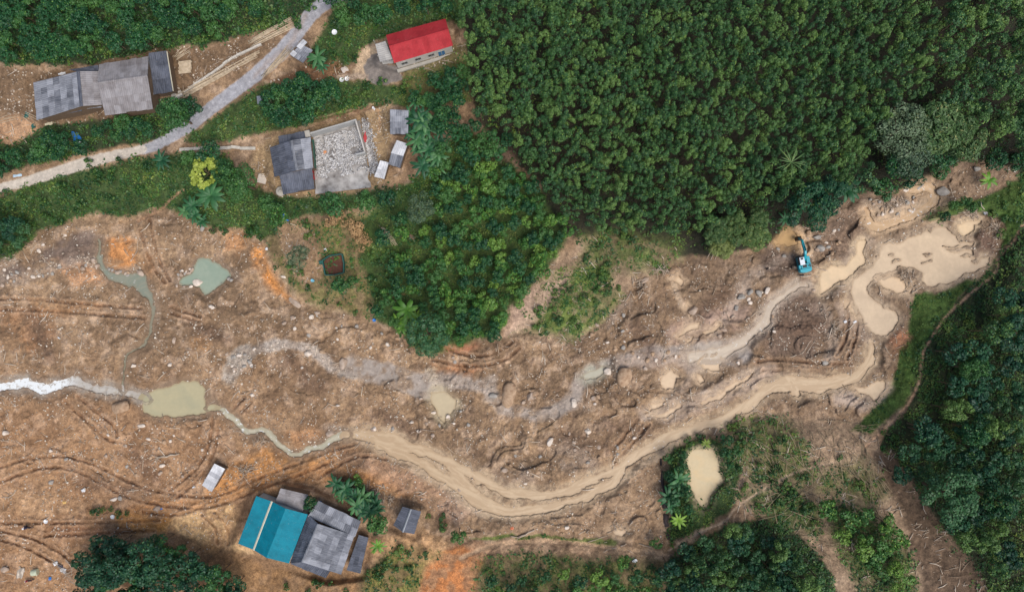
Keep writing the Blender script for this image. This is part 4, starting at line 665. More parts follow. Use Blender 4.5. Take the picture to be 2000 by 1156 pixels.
for i, (P, sp, kp) in enumerate(BZ):
    for a, b in blue(P, sp, 60+i, kp, .45): its.append((plant('bush', a, b, random.uniform(6, 13), 'bush', 'x', 'bush', 'low bushes scattered over the slopes'), a, b, 'low green'))
for a, b in blue([(715,480),(770,470),(770,540),(740,600),(715,580)], 27, 99, .8): its.append((plant('bush', a, b, random.uniform(9, 13), 'bush', 'x', 'bush', 'low bushes scattered over the slopes'), a, b, 'low green'))
label_near(its, '{look} bush, {ord}nearest {mark}')
for u, v, R, lab in ((655,430,22,'withered tan bush left in the dry garden'), (690,440,24,'withered tan bush in the middle of the dry garden'), (705,470,22,'lowest withered tan bush of the dry garden'), (725,1000,9,'small brown withered bush by the muddy slope'), (1020,1042,0,'')):
    if lab: plant('dry', u, v, R, 'withered_bush', lab, 'bush', sz=.8)
# 6. undergrowth and grass nobody could count
def scatter(name, dens, N, size, k, mat, label, cat, asp=.5, tilt=.5, seed=1, hz=.25, blades=False):
    rg = np.random.default_rng(seed); u = rg.uniform(-60, 2060, N); v = rg.uniform(-60, 1216, N); d = samp(dens, u, v)*(.35+1.3*ss(.35, .6, fbm(u/18, v/18, 3, 60))); q = rg.random(N) < d; u, v = u[q], v[q]; n = len(u); z = samp(Z, u, v); kk = S*(1-z/HC); c = np.stack([(u-1000)*kk, (578-v)*kk, z], 1)
    sz = size[0]+(size[1]-size[0])*rg.random(n)**1.6; c = np.repeat(c, k, 0); s2 = np.repeat(sz, k); off = rg.normal(size=(n*k, 3))*s2[:, None]*np.array([.7, .7, .3]); off[:, 2] = np.abs(off[:, 2])+hz*s2; nr = rg.normal(size=(n*k, 3))*tilt; nr[:, 2] = 1
    L = s2*(.6+.6*rg.random(n*k)); Vv, F = leaves(c+off, nr, L, L*asp, rg); pv = fbm(u/50, v/50, 3, 66); vv = np.clip(np.repeat(ss(.35, .65, pv)*.55+.3*rg.random(n), k)+.25*rg.random(n*k), 0, 1)
    return tag(link(name, npmesh(name, Vv, F, mat, fattr={'v': vv, 'tree': np.repeat(rg.random(n), k)})), label, cat, kind='stuff')
scatter('undergrowth', Ud*.95, 120000, (.18, .62), 6, ML['weed'], 'tangled green undergrowth covering the slopes and forest floor', 'undergrowth', .6, .5, 2)
scatter('grass', Gd*.9, 190000, (.12, .34), 4, ML['grass'], 'short rough grass on verges, orchard floor and river bank', 'grass', .35, .6, 3)
# ---------------------------------------------------------------- buildings
R_OLD = m_sheet('weathered_fibre_cement', lin(84,87,96), lin(150,152,160), lin(172,174,180)); R_DARK = m_sheet('dark_fibre_cement', lin(62,66,76), lin(92,96,108), lin(134,138,150)); R_BRN = m_sheet('worn_fibre_cement', lin(122,116,116), lin(146,142,144), lin(172,168,170))
R_WHT = m_sheet('new_fibre_cement', lin(176,176,180), lin(226,226,228), lin(132,134,142)); R_RED = m_sheet('red_steel', lin(166,46,52), lin(178,56,62), lin(150,44,50), .75, 1.3); R_TEAL = m_sheet('teal_steel', lin(4,118,138), lin(8,128,148), lin(4,112,132), .62, 1.3); R_LGT = m_sheet('pale_slab', lin(168,164,160), lin(196,192,186), lin(142,138,134))
WALL_W = plain('limewash', lin(196,190,182), .9, var=.15, sc=.8); WALL_G = plain('cement_render', lin(176,176,174), .9, var=.2, sc=.8); WOODM = plain('old_boards', lin(112,92,74), .85, sc=2); DARKM = plain('dark_opening', (.012,.014,.018), .3); BLUE_D = plain('blue_paint', lin(44,110,160), .5, var=.1)
CONC = plain('concrete', lin(178,172,162), .9, var=.28, sc=.6); CREAM = plain('cream_ridge_cap', lin(206,198,176), .6, var=.15); REDP = plain('red_panel', lin(178,48,52), .6, var=.15); METAL = plain('grey_metal', lin(150,154,160), .4, .4)
def V3(z0, c): return Vector(wz(c[0], c[1], z0+c[2]))
def slab(root, name, cs, mat, z0, su=1.1, sv=1.6, seed=0, ragged=.05, t=.05, miss=0.):
    """a roof slope laid with overlapping sheets; cs = eave left, eave right, ridge right, ridge left as (u, v, height)"""
    A, B, Cc, D = [V3(z0, c) for c in cs]; rg = random.Random(seed); Lu = (B-A).length; Lv = (D-A).length; nu = max(1, round(Lu/su)); nv = max(1, round(Lv/sv)); nr = (B-A).cross(D-A).normalized(); nr = nr if nr.z > 0 else -nr; m = MB(); rows = [rg.random() for _ in range(nv)]
    P = lambda a, b: (A*(1-a)+B*a)*(1-b)+(D*(1-a)+Cc*a)*b
    for j in range(nv):
        sh = 0 if nu < 3 else rg.uniform(-.25, .25)/nu*(ragged > .03)
        for i in range(nu):
            if miss and rg.random() < miss: continue
            a0, a1 = max(0, i/nu+(sh if i else 0)), min(1, (i+1)/nu+(sh if i < nu-1 else 0)); b0, b1 = j/nv, (j+1)/nv+(.06/nv if j < nv-1 else 0)
            if j == 0: b0 -= rg.uniform(0, ragged)/nv*1.5
            e = ragged*.3; lf = rg.random()*ragged*.5; p = [P(a0-e/nu, b0), P(a1+e/nu, b0), P(a1+e/nu, b1), P(a0-e/nu, b1)]; up = [nr*(.035+lf+(j*.001)), nr*(.035+lf+rg.random()*ragged*.2), nr*lf, nr*lf]
            q = [x+y for x, y in zip(p, up)]; b = [x-nr*t for x in q]; uv = [(a0*Lu, b0*Lv), (a1*Lu, b0*Lv), (a1*Lu, b1*Lv), (a0*Lu, b1*Lv)]
            m.hexa(b, q, min(1, max(0, .5*rows[j]+rg.random()*.75-.1)), uv+uv)
    return m.build(name, mat, root)
def ridge(root, name, c0, c1, mat, z0, w=.35, lift=.09):
    a, b = V3(z0, c0), V3(z0, c1); d = (b-a).normalized(); s = Vector((-d.y, d.x, 0)).normalized()*w/2; m = MB(); n = max(2, int((b-a).length/1.2))
    for i in range(n):
        p, q = a+(b-a)*i/n, a+(b-a)*(i+1.03)/n; k = Vector((0, 0, lift+.006*(i % 2)))
        m.add([p-s+k-Vector((0,0,.08)), p+k+Vector((0,0,.05)), p+s+k-Vector((0,0,.08)), q-s+k-Vector((0,0,.08)), q+k+Vector((0,0,.05)), q+s+k-Vector((0,0,.08))], [(0,1,4,3),(1,2,5,4)], .5)
    return m.build(name, mat, root)
def walls(root, ring, z0, mat, inset=.93, drop=.16, name='wall', th=.18):
    """upright walls under the roof edge; ring = perimeter corners (u, v, height)"""
    P = [V3(z0, c) for c in ring]; c = sum(P, Vector())/len(P); Q = [Vector((c.x+(p.x-c.x)*inset, c.y+(p.y-c.y)*inset, p.z-drop)) for p in P]; m = MB(); n = len(Q)
    for i in range(n):
        a, b = Q[i], Q[(i+1) % n]; d = (b-a); d.z = 0; d.normalize(); s = Vector((-d.y, d.x, 0)); s = s if s.dot(c-a) > 0 else -s; s *= th; a2, b2 = a+d*.002, b-d*.002; zb = z0-.5
        m.hexa([Vector((a2.x, a2.y, zb)), Vector((b2.x, b2.y, zb)), Vector((b2.x, b2.y, zb))+s, Vector((a2.x, a2.y, zb))+s], [a2, b2, b2+s, a2+s])
    m.build(name, mat, root); return Q
def opening(root, name, a, b, t, w, zb, h, mat, z0, frame=None):
    d = Vector((b.x-a.x, b.y-a.y, 0)); L = d.length; d.normalize(); s = Vector((d.y, -d.x, 0)); s = s if s.y < 0 else -s; p = Vector((a.x, a.y, 0))+d*L*t
    def bx(w_, h_, zb_, o0, o1): 
        q = p-d*w_/2; r = p+d*w_/2; return [Vector((x.x, x.y, zb_))+s*o for x, o in ((q,o0),(r,o0),(r,o1),(q,o1))], [Vector((x.x, x.y, zb_+h_))+s*o for x, o in ((q,o0),(r,o0),(r,o1),(q,o1))]
    m = MB(); m.hexa(*bx(w, h, z0+zb, -.02, .03)); o = m.build(name, mat, root)
    if frame:
        m = MB()
        for (dx, ww, zz, hh) in ((-w/2, .08, zb-.06, h+.12), (w/2, .08, zb-.06, h+.12), (0, w, zb-.07, .07), (0, w, zb+h, .07), (0, .05, zb, h)):
            pp = p; p0 = p+d*dx; q = p0-d*ww/2; r = p0+d*ww/2; m.hexa([Vector((x.x, x.y, z0+zz))+s*o_ for x, o_ in ((q,.028),(r,.028),(r,.07),(q,.07))], [Vector((x.x, x.y, z0+zz+hh))+s*o_ for x, o_ in ((q,.028),(r,.028),(r,.07),(q,.07))])
        m.build('frame', frame, o)
    return o
def bld(name, key, u, v, label, cat='house'): z0 = PADS[key]; return thing(name, Vector(wz(u, v, z0)), label, cat), z0
# red roofed house
r, z = bld('house', 'red', 820, 90, 'long house with a red steel roof, pale walls and a grey side porch')
slab(r, 'roof_slope', [(754,69.5,3.3),(870,37,3.3),(875.6,57.6,4.5),(760,91,4.5)][::1], R_RED, z, 1.0, 9, 1, .004); slab(r, 'roof_slope', [(769.8,124,3.3),(885,89.5,3.3),(875.6,57.6,4.5),(760,91,4.5)], R_RED, z, 1.0, 9, 2, .004); ridge(r, 'ridge_cap', (760,91,4.5), (875.6,57.6,4.5), R_RED, z, .4, .07)
Q = walls(r, [(754,69.5,3.3),(870,37,3.3),(875.6,57.6,4.5),(885,89.5,3.3),(769.8,124,3.3),(760,91,4.5)], z, WALL_W, .955, .14)
for t in (.14, .38, .62): opening(r, 'window', Q[4], Q[3], t, 1.1, 1.1, 1.1, DARKM, z, WALL_G)
opening(r, 'door', Q[4], Q[3], .80, 1.3, 0, 2.2, BLUE_D, z, CREAM)
m = MB(); a, b = Q[4], Q[3]; d = (b-a).normalized(); s = Vector((d.y, -d.x, 0)).normalized(); s = s if s.y < 0 else -s
m.hexa([Vector((q.x, q.y, z-.3))+s*o for q, o in ((a-d*.3,.19),(b+d*.3,.19),(b+d*.3,.75),(a-d*.3,.75))], [Vector((q.x, q.y, z+.22))+s*o for q, o in ((a-d*.3,.19),(b+d*.3,.19),(b+d*.3,.75),(a-d*.3,.75))]); m.build('plinth', CONC, r)
slab(r, 'porch_roof', [(733,87,2.6),(742.5,121.5,2.6),(767,116,2.95),(753,80.5,2.95)], R_LGT, z, 1.2, 1.3, 4, .02); m = MB()
for c in ((735,89,0),(743,119,0),(740,104,0)): p = V3(z, c); m.tube([p-Vector((0,0,.3)), p+Vector((0,0,2.5))], .08)
m.build('porch_post', CONC, r); slab(r, 'porch_apron', [(748,126,.12),(768,124,.12),(768,117,.16),(745,120,.16)], R_LGT, z, 3, 3, 5, .0)
# wide grey house and its left neighbour (one joined homestead, each its own thing)
r, z = bld('house', 'grey', 250, 165, 'wide house with a weathered grey gable roof beside the stacked poles')
slab(r, 'roof_slope', [(205.5,225,3.2),(298.4,211.5,3.2),(288,148.4,5.2),(190.7,162,5.2)], R_BRN, z, 1.0, 1.5, 11, .08); slab(r, 'roof_slope', [(194,126.6,3.2),(290,111.6,3.2),(288,148.4,5.2),(190.7,162,5.2)], R_BRN, z, 1.0, 1.5, 12, .08); ridge(r, 'ridge_cap', (190.7,162,5.25), (288,148.4,5.25), R_BRN, z, .5)
walls(r, [(194,126.6,3.2),(290,111.6,3.2),(288,148.4,5.2),(298.4,211.5,3.2),(205.5,225,3.2),(190.7,162,5.2)], z, WOODM, .93, .2)
slab(r, 'annex_roof', [(301,184.5,2.8),(337.4,178.5,2.6),(324.8,99.5,2.6),(290.5,104,2.9)], R_DARK, z, 1.0, 2.2, 13, .05); walls(r, [(290.5,104,2.8),(324.8,99.5,2.6),(337.4,178.5,2.6),(301,184.5,2.8)], z, WOODM, .92, .2)
slab(r, 'annex_roof', [(293,185,2.4),(304,183,2.4),(299,106,2.75),(290,107,2.75)], R_OLD, z, 1.0, 2.2, 14, .05); ridge(r, 'gutter', (325.5,101,2.62), (337.8,178,2.62), CREAM, z, .22, .02)
r, z = bld('house', 'west', 130, 175, 'leftmost house, grey sheet roof with a dark crooked ridge')
slab(r, 'roof_slope', [(66.7,162,2.7),(72.7,235,2.7),(158.8,207.6,4.3),(152.6,140,4.3)], R_OLD, z, 1.1, 1.3, 15, .07); slab(r, 'roof_slope', [(193,140,3.4),(199,205,3.4),(158.8,207.6,4.3),(152.6,140,4.3)], R_BRN, z, 1.1, 1.3, 16, .06); ridge(r, 'ridge_cap', (152.6,140,4.35), (158.8,207.6,4.35), R_DARK, z, .6)
walls(r, [(66.7,162,2.7),(72.7,235,2.7),(158.8,207.6,4.3),(199,205,3.4),(193,140,3.4),(152.6,140,4.3)], z, WOODM, .93, .2)
slab(r, 'rear_roof', [(134,137,2.2),(192,128,2.2),(193,139,2.6),(152,140,2.6)], R_DARK, z, 1.1, 1.2, 17, .05); slab(r, 'lean_to', [(118,224,2.),(160,216,2.),(160,208,2.3),(118,217,2.3)], R_DARK, z, 1.1, 1.2, 18, .08); slab(r, 'lean_to', [(162,213,2.),(198,210,2.),(198,204,2.3),(161,207,2.3)], R_OLD, z, 1.1, 1.2, 19, .08)
# ruin and its grey roofs
r, z = bld('house', 'ruin', 570, 325, 'dark grey sheet roofed house joined to the roofless rubble floor')
slab(r, 'roof_slope', [(527.7,288.5,2.9),(537.5,345.3,2.9),(580.3,333,4.6),(568.7,274.7,4.6)], R_DARK, z, 1., 1.5, 21, .07); slab(r, 'roof_slope', [(604.8,269.5,3.6),(610.7,328.4,3.6),(580.3,333,4.6),(568.7,274.7,4.6)], R_OLD, z, 1., 1.5, 22, .07); ridge(r, 'ridge_cap', (568.7,274.7,4.65), (580.3,333,4.65), R_OLD, z, .5)
walls(r, [(527.7,288.5,2.9),(568.7,274.7,4.6),(604.8,269.5,3.6),(610.7,328.4,3.6),(580.3,333,4.6),(537.5,345.3,2.9)], z, WOODM, .92, .25)
slab(r, 'rear_roof', [(544,268,2.4),(605,254.7,2.4),(607.6,271,2.9),(546,284,2.9)], R_DARK, z, 1., 1.5, 23, .07); slab(r, 'front_roof', [(553,378.5,2.3),(614,367.4,2.3),(609,329,3.),(545.8,341,3.)], R_DARK, z, 1., 1.5, 24, .07); walls(r, [(553,378,2.3),(614,367,2.3),(609,333,2.9),(548,344,2.9)], z, WOODM, .9, .2)
m = MB(); p = V3(z, (601,262,3.)); m.boxm(Matrix.Translation(p)@Matrix.Rotation(.2,4,'Z'), .9, 1.2, .5); m.build('chimney_box', CONC, r)
m = MB(); a = V3(z, (606,274,2.6)); b = V3(z, (611,328,2.6)); m.tube([a, b], .07); m.build('wall_rail', METAL, r)
r, z = bld('ruined_house', 'ruin', 665, 310, 'roofless demolished house with walls round a floor of white rubble')
m = MB(); C4 = [V3(z, c) for c in ((612,266,.25),(703,235,.25),(725,366,.25),(616,379,.25))]; m.hexa([c-Vector((0,0,.6)) for c in C4], C4); m.build('floor_slab', plain('stained_floor', lin(190,186,182), .9, sc=.7, c2=lin(104,98,94)), r)
def rwall(name, pts, h, mat, th=.22, h2=None, parent=None, zz=0):
    m = MB()
    for i, (a, b) in enumerate(zip(pts, pts[1:])):
        a, b = V3(z, a+(0,)), V3(z, b+(0,)); d = (b-a).normalized(); s = Vector((-d.y, d.x, 0))*th/2; n = max(2, int((b-a).length/.8))
        for k in range(n):
            p, q = a+(b-a)*k/n, a+(b-a)*(k+1)/n; hh = h*(1 if h2 is None else random.uniform(h2, 1)); m.hexa([p-s, q-s, q+s, p+s], [x+Vector((0,0,hh)) for x in (p-s, q-s, q+s, p+s)])
    return m.build(name, mat, parent or r)
rwall('rear_wall', [(611,268),(702,241)], 2.8, WALL_G, .25, .96); rwall('side_wall', [(701,243),(718,301)], 2.8, WALL_W, .25, .95); rwall('front_wall', [(700,307),(718,302)], 2.4, WALL_G, .25, .9); rwall('low_wall', [(613,275),(618,330)], 1.3, plain('mossy_wall', lin(58,96,82), .9), .3, .7); rwall('low_wall', [(612,330),(616,352)], 1.5, REDP, .15, .8)
def chunk(name, dens_pts, N, size, mat, label, flat=.25, z_add=0., kind='stuff', cols=None, seed=4):
    rg = np.random.default_rng(seed); n = N; u, v, z_ = dens_pts(n, rg); n = len(u); kk = S*(1-z_/HC); c = np.stack([(u-1000)*kk, (578-v)*kk, z_], 1); s = (size[0]+(size[1]-size[0])*rg.random(n)**2.2)[:, None]
    K = np.array([(-1,-1,-1),(1,-1,-1),(1,1,-1),(-1,1,-1),(-1,-1,1),(1,-1,1),(1,1,1),(-1,1,1)], float)*.5; sh = rg.uniform([.6,.6,flat*.6], [1.3,1.,flat*1.4], (n, 3)); Vv = K[None]*sh[:, None]*(1+rg.normal(size=(n, 8, 3))*.16); Vv[:, 4:, :2] *= rg.uniform(.55, .9, (n, 1, 1))
    a = rg.random(n)*6.283; ca, sa = np.cos(a)[:, None], np.sin(a)[:, None]; tx = rg.normal(size=(n, 1))*.22; x, y, zz = Vv[..., 0], Vv[..., 1], Vv[..., 2]; zz = zz+x*tx; Vv = np.stack([x*ca-y*sa, x*sa+y*ca, zz], -1)*s[:, None]+c[:, None]; Fq = np.array([(3,2,1,0),(4,5,6,7),(0,1,5,4),(1,2,6,5),(2,3,7,6),(3,0,4,7)]); F = (np.arange(n)[:, None, None]*8+Fq[None]).reshape(-1, 4)
    return npmesh(name, Vv.reshape(-1, 3), F, mat, fattr={'v': np.repeat(rg.random(n), 6), 'tree': np.zeros(n*6)})
def m_v(n, cols, rough=.85):
    m, t, b = newmat(n); v = attr(t, 'v').outputs['Fac']; rp = t.nodes.new('ShaderNodeValToRGB'); t.links.new(v, rp.inputs[0]); e = rp.color_ramp.elements
    for i, c in enumerate(cols):
        q = e[i] if i < 2 else e.new(i/(len(cols)-1)); q.position = i/(len(cols)-1); q.color = c+(1,)
    for i in range(len(cols)): e[i].color = cols[i]+(1,)
    c = mixc(t, 1., rp.outputs[0], mixc(t, ramp(t, noise(t, 4., 4), .3, .7), (.75,.75,.75), (1.1,1.1,1.1)), 'MULTIPLY'); t.links.new(c, b.inputs['Base Color']); b.inputs['Roughness'].default_value = rough; return m
RUB = m_v('rubble', [lin(120,114,110), lin(168,164,162), lin(196,194,194), lin(222,220,218), lin(184,176,168)]); zr = z
def rub_pts(n, rg):
    a, b = rg.random(n), rg.random(n); b = b**1.1; kq = fbm(a*6, b*6, 3, 44) > .36+.25*ss(.75, 1, b); a = a[kq]; b = b[kq]; n = len(a); A, B, Cq, D = (616,272), (700,247), (722,335), (619,350); u = (A[0]*(1-a)+B[0]*a)*(1-b)+(D[0]*(1-a)+Cq[0]*a)*b; v = (A[1]*(1-a)+B[1]*a)*(1-b)+(D[1]*(1-a)+Cq[1]*a)*b
    n2 = n//5; t = rg.random(n2); w = np.abs(rg.normal(size=n2))*7; u2 = 706+t*18+w; v2 = 236+t*100+rg.normal(size=n2)*4; z_ = np.full(n, zr+.3)+rg.random(n)*.25; return np.concatenate([u, u2]), np.concatenate([v, v2]), np.concatenate([z_, samp(Z, u2, v2)+.08+.2*rg.random(n2)])
tag(link('rubble', chunk('rubble', rub_pts, 20000, (.06, .34), RUB, '', .15)), 'broken white and grey wall and roof pieces heaped on the roofless floor', 'rubble', kind='stuff')
m = MB(); m.boxm(Matrix.Translation(Vector(wz(714,267,zr+.35)))@Matrix.Rotation(-.28,4,'Z')@Matrix.Rotation(.2,4,'Y'), .7, 2.1, .06); tag(m.build('red_panel', REDP), 'fallen red panel leaning outside the side wall of the ruin', 'panel')
m = MB(); m.boxm(Matrix.Translation(Vector(wz(712,234,zr+.25)))@Matrix.Rotation(.3,4,'Z'), .7, .6, .08); tag(m.build('red_panel', REDP), 'small red piece lying at the back corner of the ruin', 'panel')
def mound(u, v, R, h, mat, name, label, cat, seed=0, sx=1., sy=1.):
    n = 15; VV = []; FF = []; p = Vector(wz(u, v, zr+.2)) if name == 'sand_heap' else P3(u, v)
    for j in range(n):
        for i in range(n):
            x, y = (i/(n-1)*2-1), (j/(n-1)*2-1); q = max(0, 1-math.hypot(x, y)); VV.append((x*R*sx, y*R*sy, h*q**.8*(1+.4*math.sin(seed+i*1.7)*math.cos(j*2.1))-.05*(q == 0)))
    for j in range(n-1):
        for i in range(n-1): q = j*n+i; FF.append((q, q+1, q+n+1, q+n))
    return tag(link(name, npmesh(name, VV, FF, mat, smooth=True), None, p), label, cat)
mound(635, 298, .75, .5, plain('orange_sand', lin(206,140,92), .95), 'sand_heap', 'small orange sand heap on the rubble floor', 'sand heap')
# sheds
def shed(key, u, v, roofs, label, name='shed', posts=True, wallm=WOODM, extra=None):
    r, z = bld(name, key, u, v, label, 'shed')
    for i, (cs, mat, su, sv, miss) in enumerate(roofs):
        slab(r, 'roof', cs, mat, z, su, sv, int(u)+i, .06, .04, miss)
        if wallm: walls(r, [cs[0], cs[1], cs[2], cs[3]], z, wallm, .86, .18)
        else:
            m = MB()
            for c in cs: p = V3(z, c); q = V3(z, (sum(k[0] for k in cs)/4, sum(k[1] for k in cs)/4, 0)); x = p.x+(q.x-p.x)*.12; y = p.y+(q.y-p.y)*.12; m.tube([(x, y, z-.3), (x, y, p.z-.05)], .07)
            m.build('post', WOODM, r)
    return r, z
shed('s1', 780, 238, [([(762,261.7,2.4),(797,261.7,2.4),(797.8,215.8,3.1),(762,214,3.1)], R_OLD, 1.1, 1.2, 0)], 'square shed roof of speckled grey sheets beside the banana grove')
shed('s2', 778, 302, [([(759,320,2.3),(781.5,328,2.3),(789,303,2.5),(765,297,2.5)], R_OLD, 1.1, 1.1, 0), ([(764,299,2.6),(787.5,305,2.6),(796.5,281,2.9),(775,274,2.9)], R_WHT, 1.1, 1.1, 0)], 'narrow shed roofed half with white and half with grey sheets')
shed('s3', 746, 332, [([(731.4,344.8,1.9),(750.3,350,1.9),(759.4,317.5,2.3),(742.5,313.6,2.3)], R_WHT, .95, .8, .04)], 'lowest of the little sheds, ragged white sheets, beside the rubble floor')
shed('s4', 795, 1015, [([(768.6,1025,2.4),(786.5,989,2.4),(802.5,993.5,3.1),(786.5,1038,3.1)], R_DARK, 1.5, 3, 0), ([(808,1041.8,2.4),(821,998,2.4),(802.5,993.5,3.1),(786.5,1038,3.1)], R_DARK, 1.5, 3, 0)], 'small dark gabled shed right of the banana grove', wallm=None)
r = [o for o in COL.objects if o.name.startswith('shed') and o.get('label', '').startswith('small dark gabled')][0]; ridge(r, 'ridge_cap', (802.5,993.5,3.15), (786.5,1038,3.15), METAL, PADS['s4'], .4)
shed('s5', 415, 930, [([(394.8,947,2.1),(414,959.3,2.1),(439.6,915,2.4),(419,904.8,2.4)], R_WHT, .9, .85, 0)], 'lone pale sheet roofed hut standing in the orange mud', wallm=WOODM)
shed('s6', 588, 100, [([(568,108,2.2),(592,123.3,2.2),(610.7,98.6,2.4),(587,86,2.5)], R_OLD, .9, .9, 0), ([(566,106,2.6),(574,112,2.6),(600,83,2.7),(592,76.6,2.7)], R_WHT, .7, .9, .1)], 'little roadside shed with grey and white sheets beside the gravel road', wallm=None)
# teal and grey farmhouse
r, z = bld('house', 'teal', 530, 1030, 'house with turquoise steel roofs and a cream strip, above the tree clump')
slab(r, 'roof_slope', [(465.2,1061,3.5),(500.5,968,3.5),(531.2,979,3.2),(495.4,1073,3.2)], R_TEAL, z, 1, 9, 31, .004); slab(r, 'roof_slope', [(532.3,979.3,3.25),(496.4,1073.4,3.25),(520.2,1088.6,4.6),(557.9,992.6,4.6)], R_TEAL, z, 1, 9, 32, .004); slab(r, 'roof_slope', [(600.9,1003.9,3.1),(564.5,1099.4,3.1),(520.2,1088.6,4.6),(557.9,992.6,4.6)], R_TEAL, z, 1, 9, 33, .004)
ridge(r, 'gutter_strip', (531.6,978.6,3.26), (495.8,1073.6,3.26), CREAM, z, .5, .06); walls(r, [(465.2,1061,3.3),(500.5,968,3.3),(531.2,979,3.1),(557.9,992.6,4.5),(600.9,1003.9,3.),(564.5,1099.4,3.),(520.2,1088.6,4.5),(495.4,1073,3.1)], z, WALL_G, .94, .2)
r, z = bld('house', 'teal', 640, 1050, 'big grey patched sheet roofed house joined to the turquoise roofs')
slab(r, 'roof_slope', [(643,1115,2.6),(664.5,1121,2.6),(691.8,1045.6,3.0),(621.4,1022.6,4.6)][:2]+[(691.8,1045.6,3.2),(621.4,1022.6,4.6)], R_OLD, z, 1.1, 1.4, 41, .07) if False else None
slab(r, 'roof_slope', [(666.2,1121,2.9),(691.8,1045.6,2.9),(621.4,1022.6,4.7),(590.6,1096.8,4.7)], R_OLD, z, 1.2, 1.3, 42, .06); slab(r, 'roof_slope', [(567,1098.5,3.0),(602.6,1004.5,3.0),(621.4,1022.6,4.7),(590.6,1096.8,4.7)], R_DARK, z, 1.2, 1.3, 43, .06); ridge(r, 'ridge_cap', (621.4,1022.6,4.75), (590.6,1096.8,4.75), R_OLD, z, .45)
slab(r, 'rear_roof', [(704.6,1017.4,2.7),(622,978,2.7),(602,1008,3.2),(693,1048,3.2)], R_OLD, z, 1.2, 1.3, 44, .06); slab(r, 'front_roof', [(636.7,1128,2.3),(567.6,1100,2.3),(580,1092,2.7),(645,1113,2.7)], R_DARK, z, 1.2, 1.3, 45, .06)
walls(r, [(567,1098,2.9),(602,1006,2.9),(622,982,2.7),(703,1019,2.7),(692,1046,2.8),(664,1119,2.8),(640,1122,2.3)], z, WOODM, .94, .25)
r, z = bld('shed', 'teal', 570, 975, 'back shed roof of pale patched sheets above the turquoise house', 'shed'); slab(r, 'roof', [(538,980,2.4),(549.7,953.4,2.5),(602,966,2.6),(590.6,1000.8,2.5)], R_BRN, z, 1.1, 1.1, 46, .08); walls(r, [(538,980,2.4),(549.7,953.4,2.5),(602,966,2.6),(590.6,1000.8,2.5)], z, WOODM, .88, .2)
r, z = bld('shed', 'teal', 698, 1080, 'long low lean-to of dark sheets along the right side of the farmhouse', 'shed'); slab(r, 'roof', [(703.3,1118.6,1.9),(718.6,1049.4,1.9),(700.7,1044.3,2.1),(677,1112,2.1)], R_DARK, z, 1.3, .9, 47, .12); walls(r, [(703.3,1118.6,1.9),(718.6,1049.4,1.9),(700.7,1044.3,2.1),(677,1112,2.1)], z, WOODM, .88, .2)
# low walls, plinths
def lowwall(pts, w, h, mat, label, name='low_wall'):
    m = MB(); P = [P3(*p) for p in pts]
    for a, b in zip(P, P[1:]):
        n = max(1, int((b-a).length/.9))
        for k in range(n):
            p, q = a+(b-a)*k/n, a+(b-a)*(k+.97)/n; d = (b-a); d.z = 0; d.normalize(); j = random.uniform(-.06, .06); s = Vector((-d.y, d.x, 0)); hh = h*random.uniform(.8, 1.1); c = [p-s*(w/2+j), q-s*(w/2+j), q+s*(w/2-j), p+s*(w/2-j)]; m.hexa([x-Vector((0,0,.4)) for x in c], [x+Vector((0,0,hh)) for x in c])
    return tag(m.build(name, mat), label, 'wall', kind='thing')
STONEW = plain('pale_stone', lin(206,198,186), .9, var=.3, sc=1.5)
lowwall([(352,293),(380,291),(430,290),(452,288),(470,290),(500,291)], .55, .35, STONEW, 'pale narrow garden wall running to the grey roofed yard'); lowwall([(360,180),(380,168),(420,140),(455,114),(498,94),(512,88)], .35, .45, STONEW, 'low stone wall below the stacked poles of the upper yard')
lowwall([(327,108),(334,120),(342,186),(340,198)], .8, .5, CONC, 'concrete wall along the right end of the grey house', 'low_wall'); lowwall([(343,188),(357,182)], .9, .5, STONEW, 'short pale wall corner by the grey house')
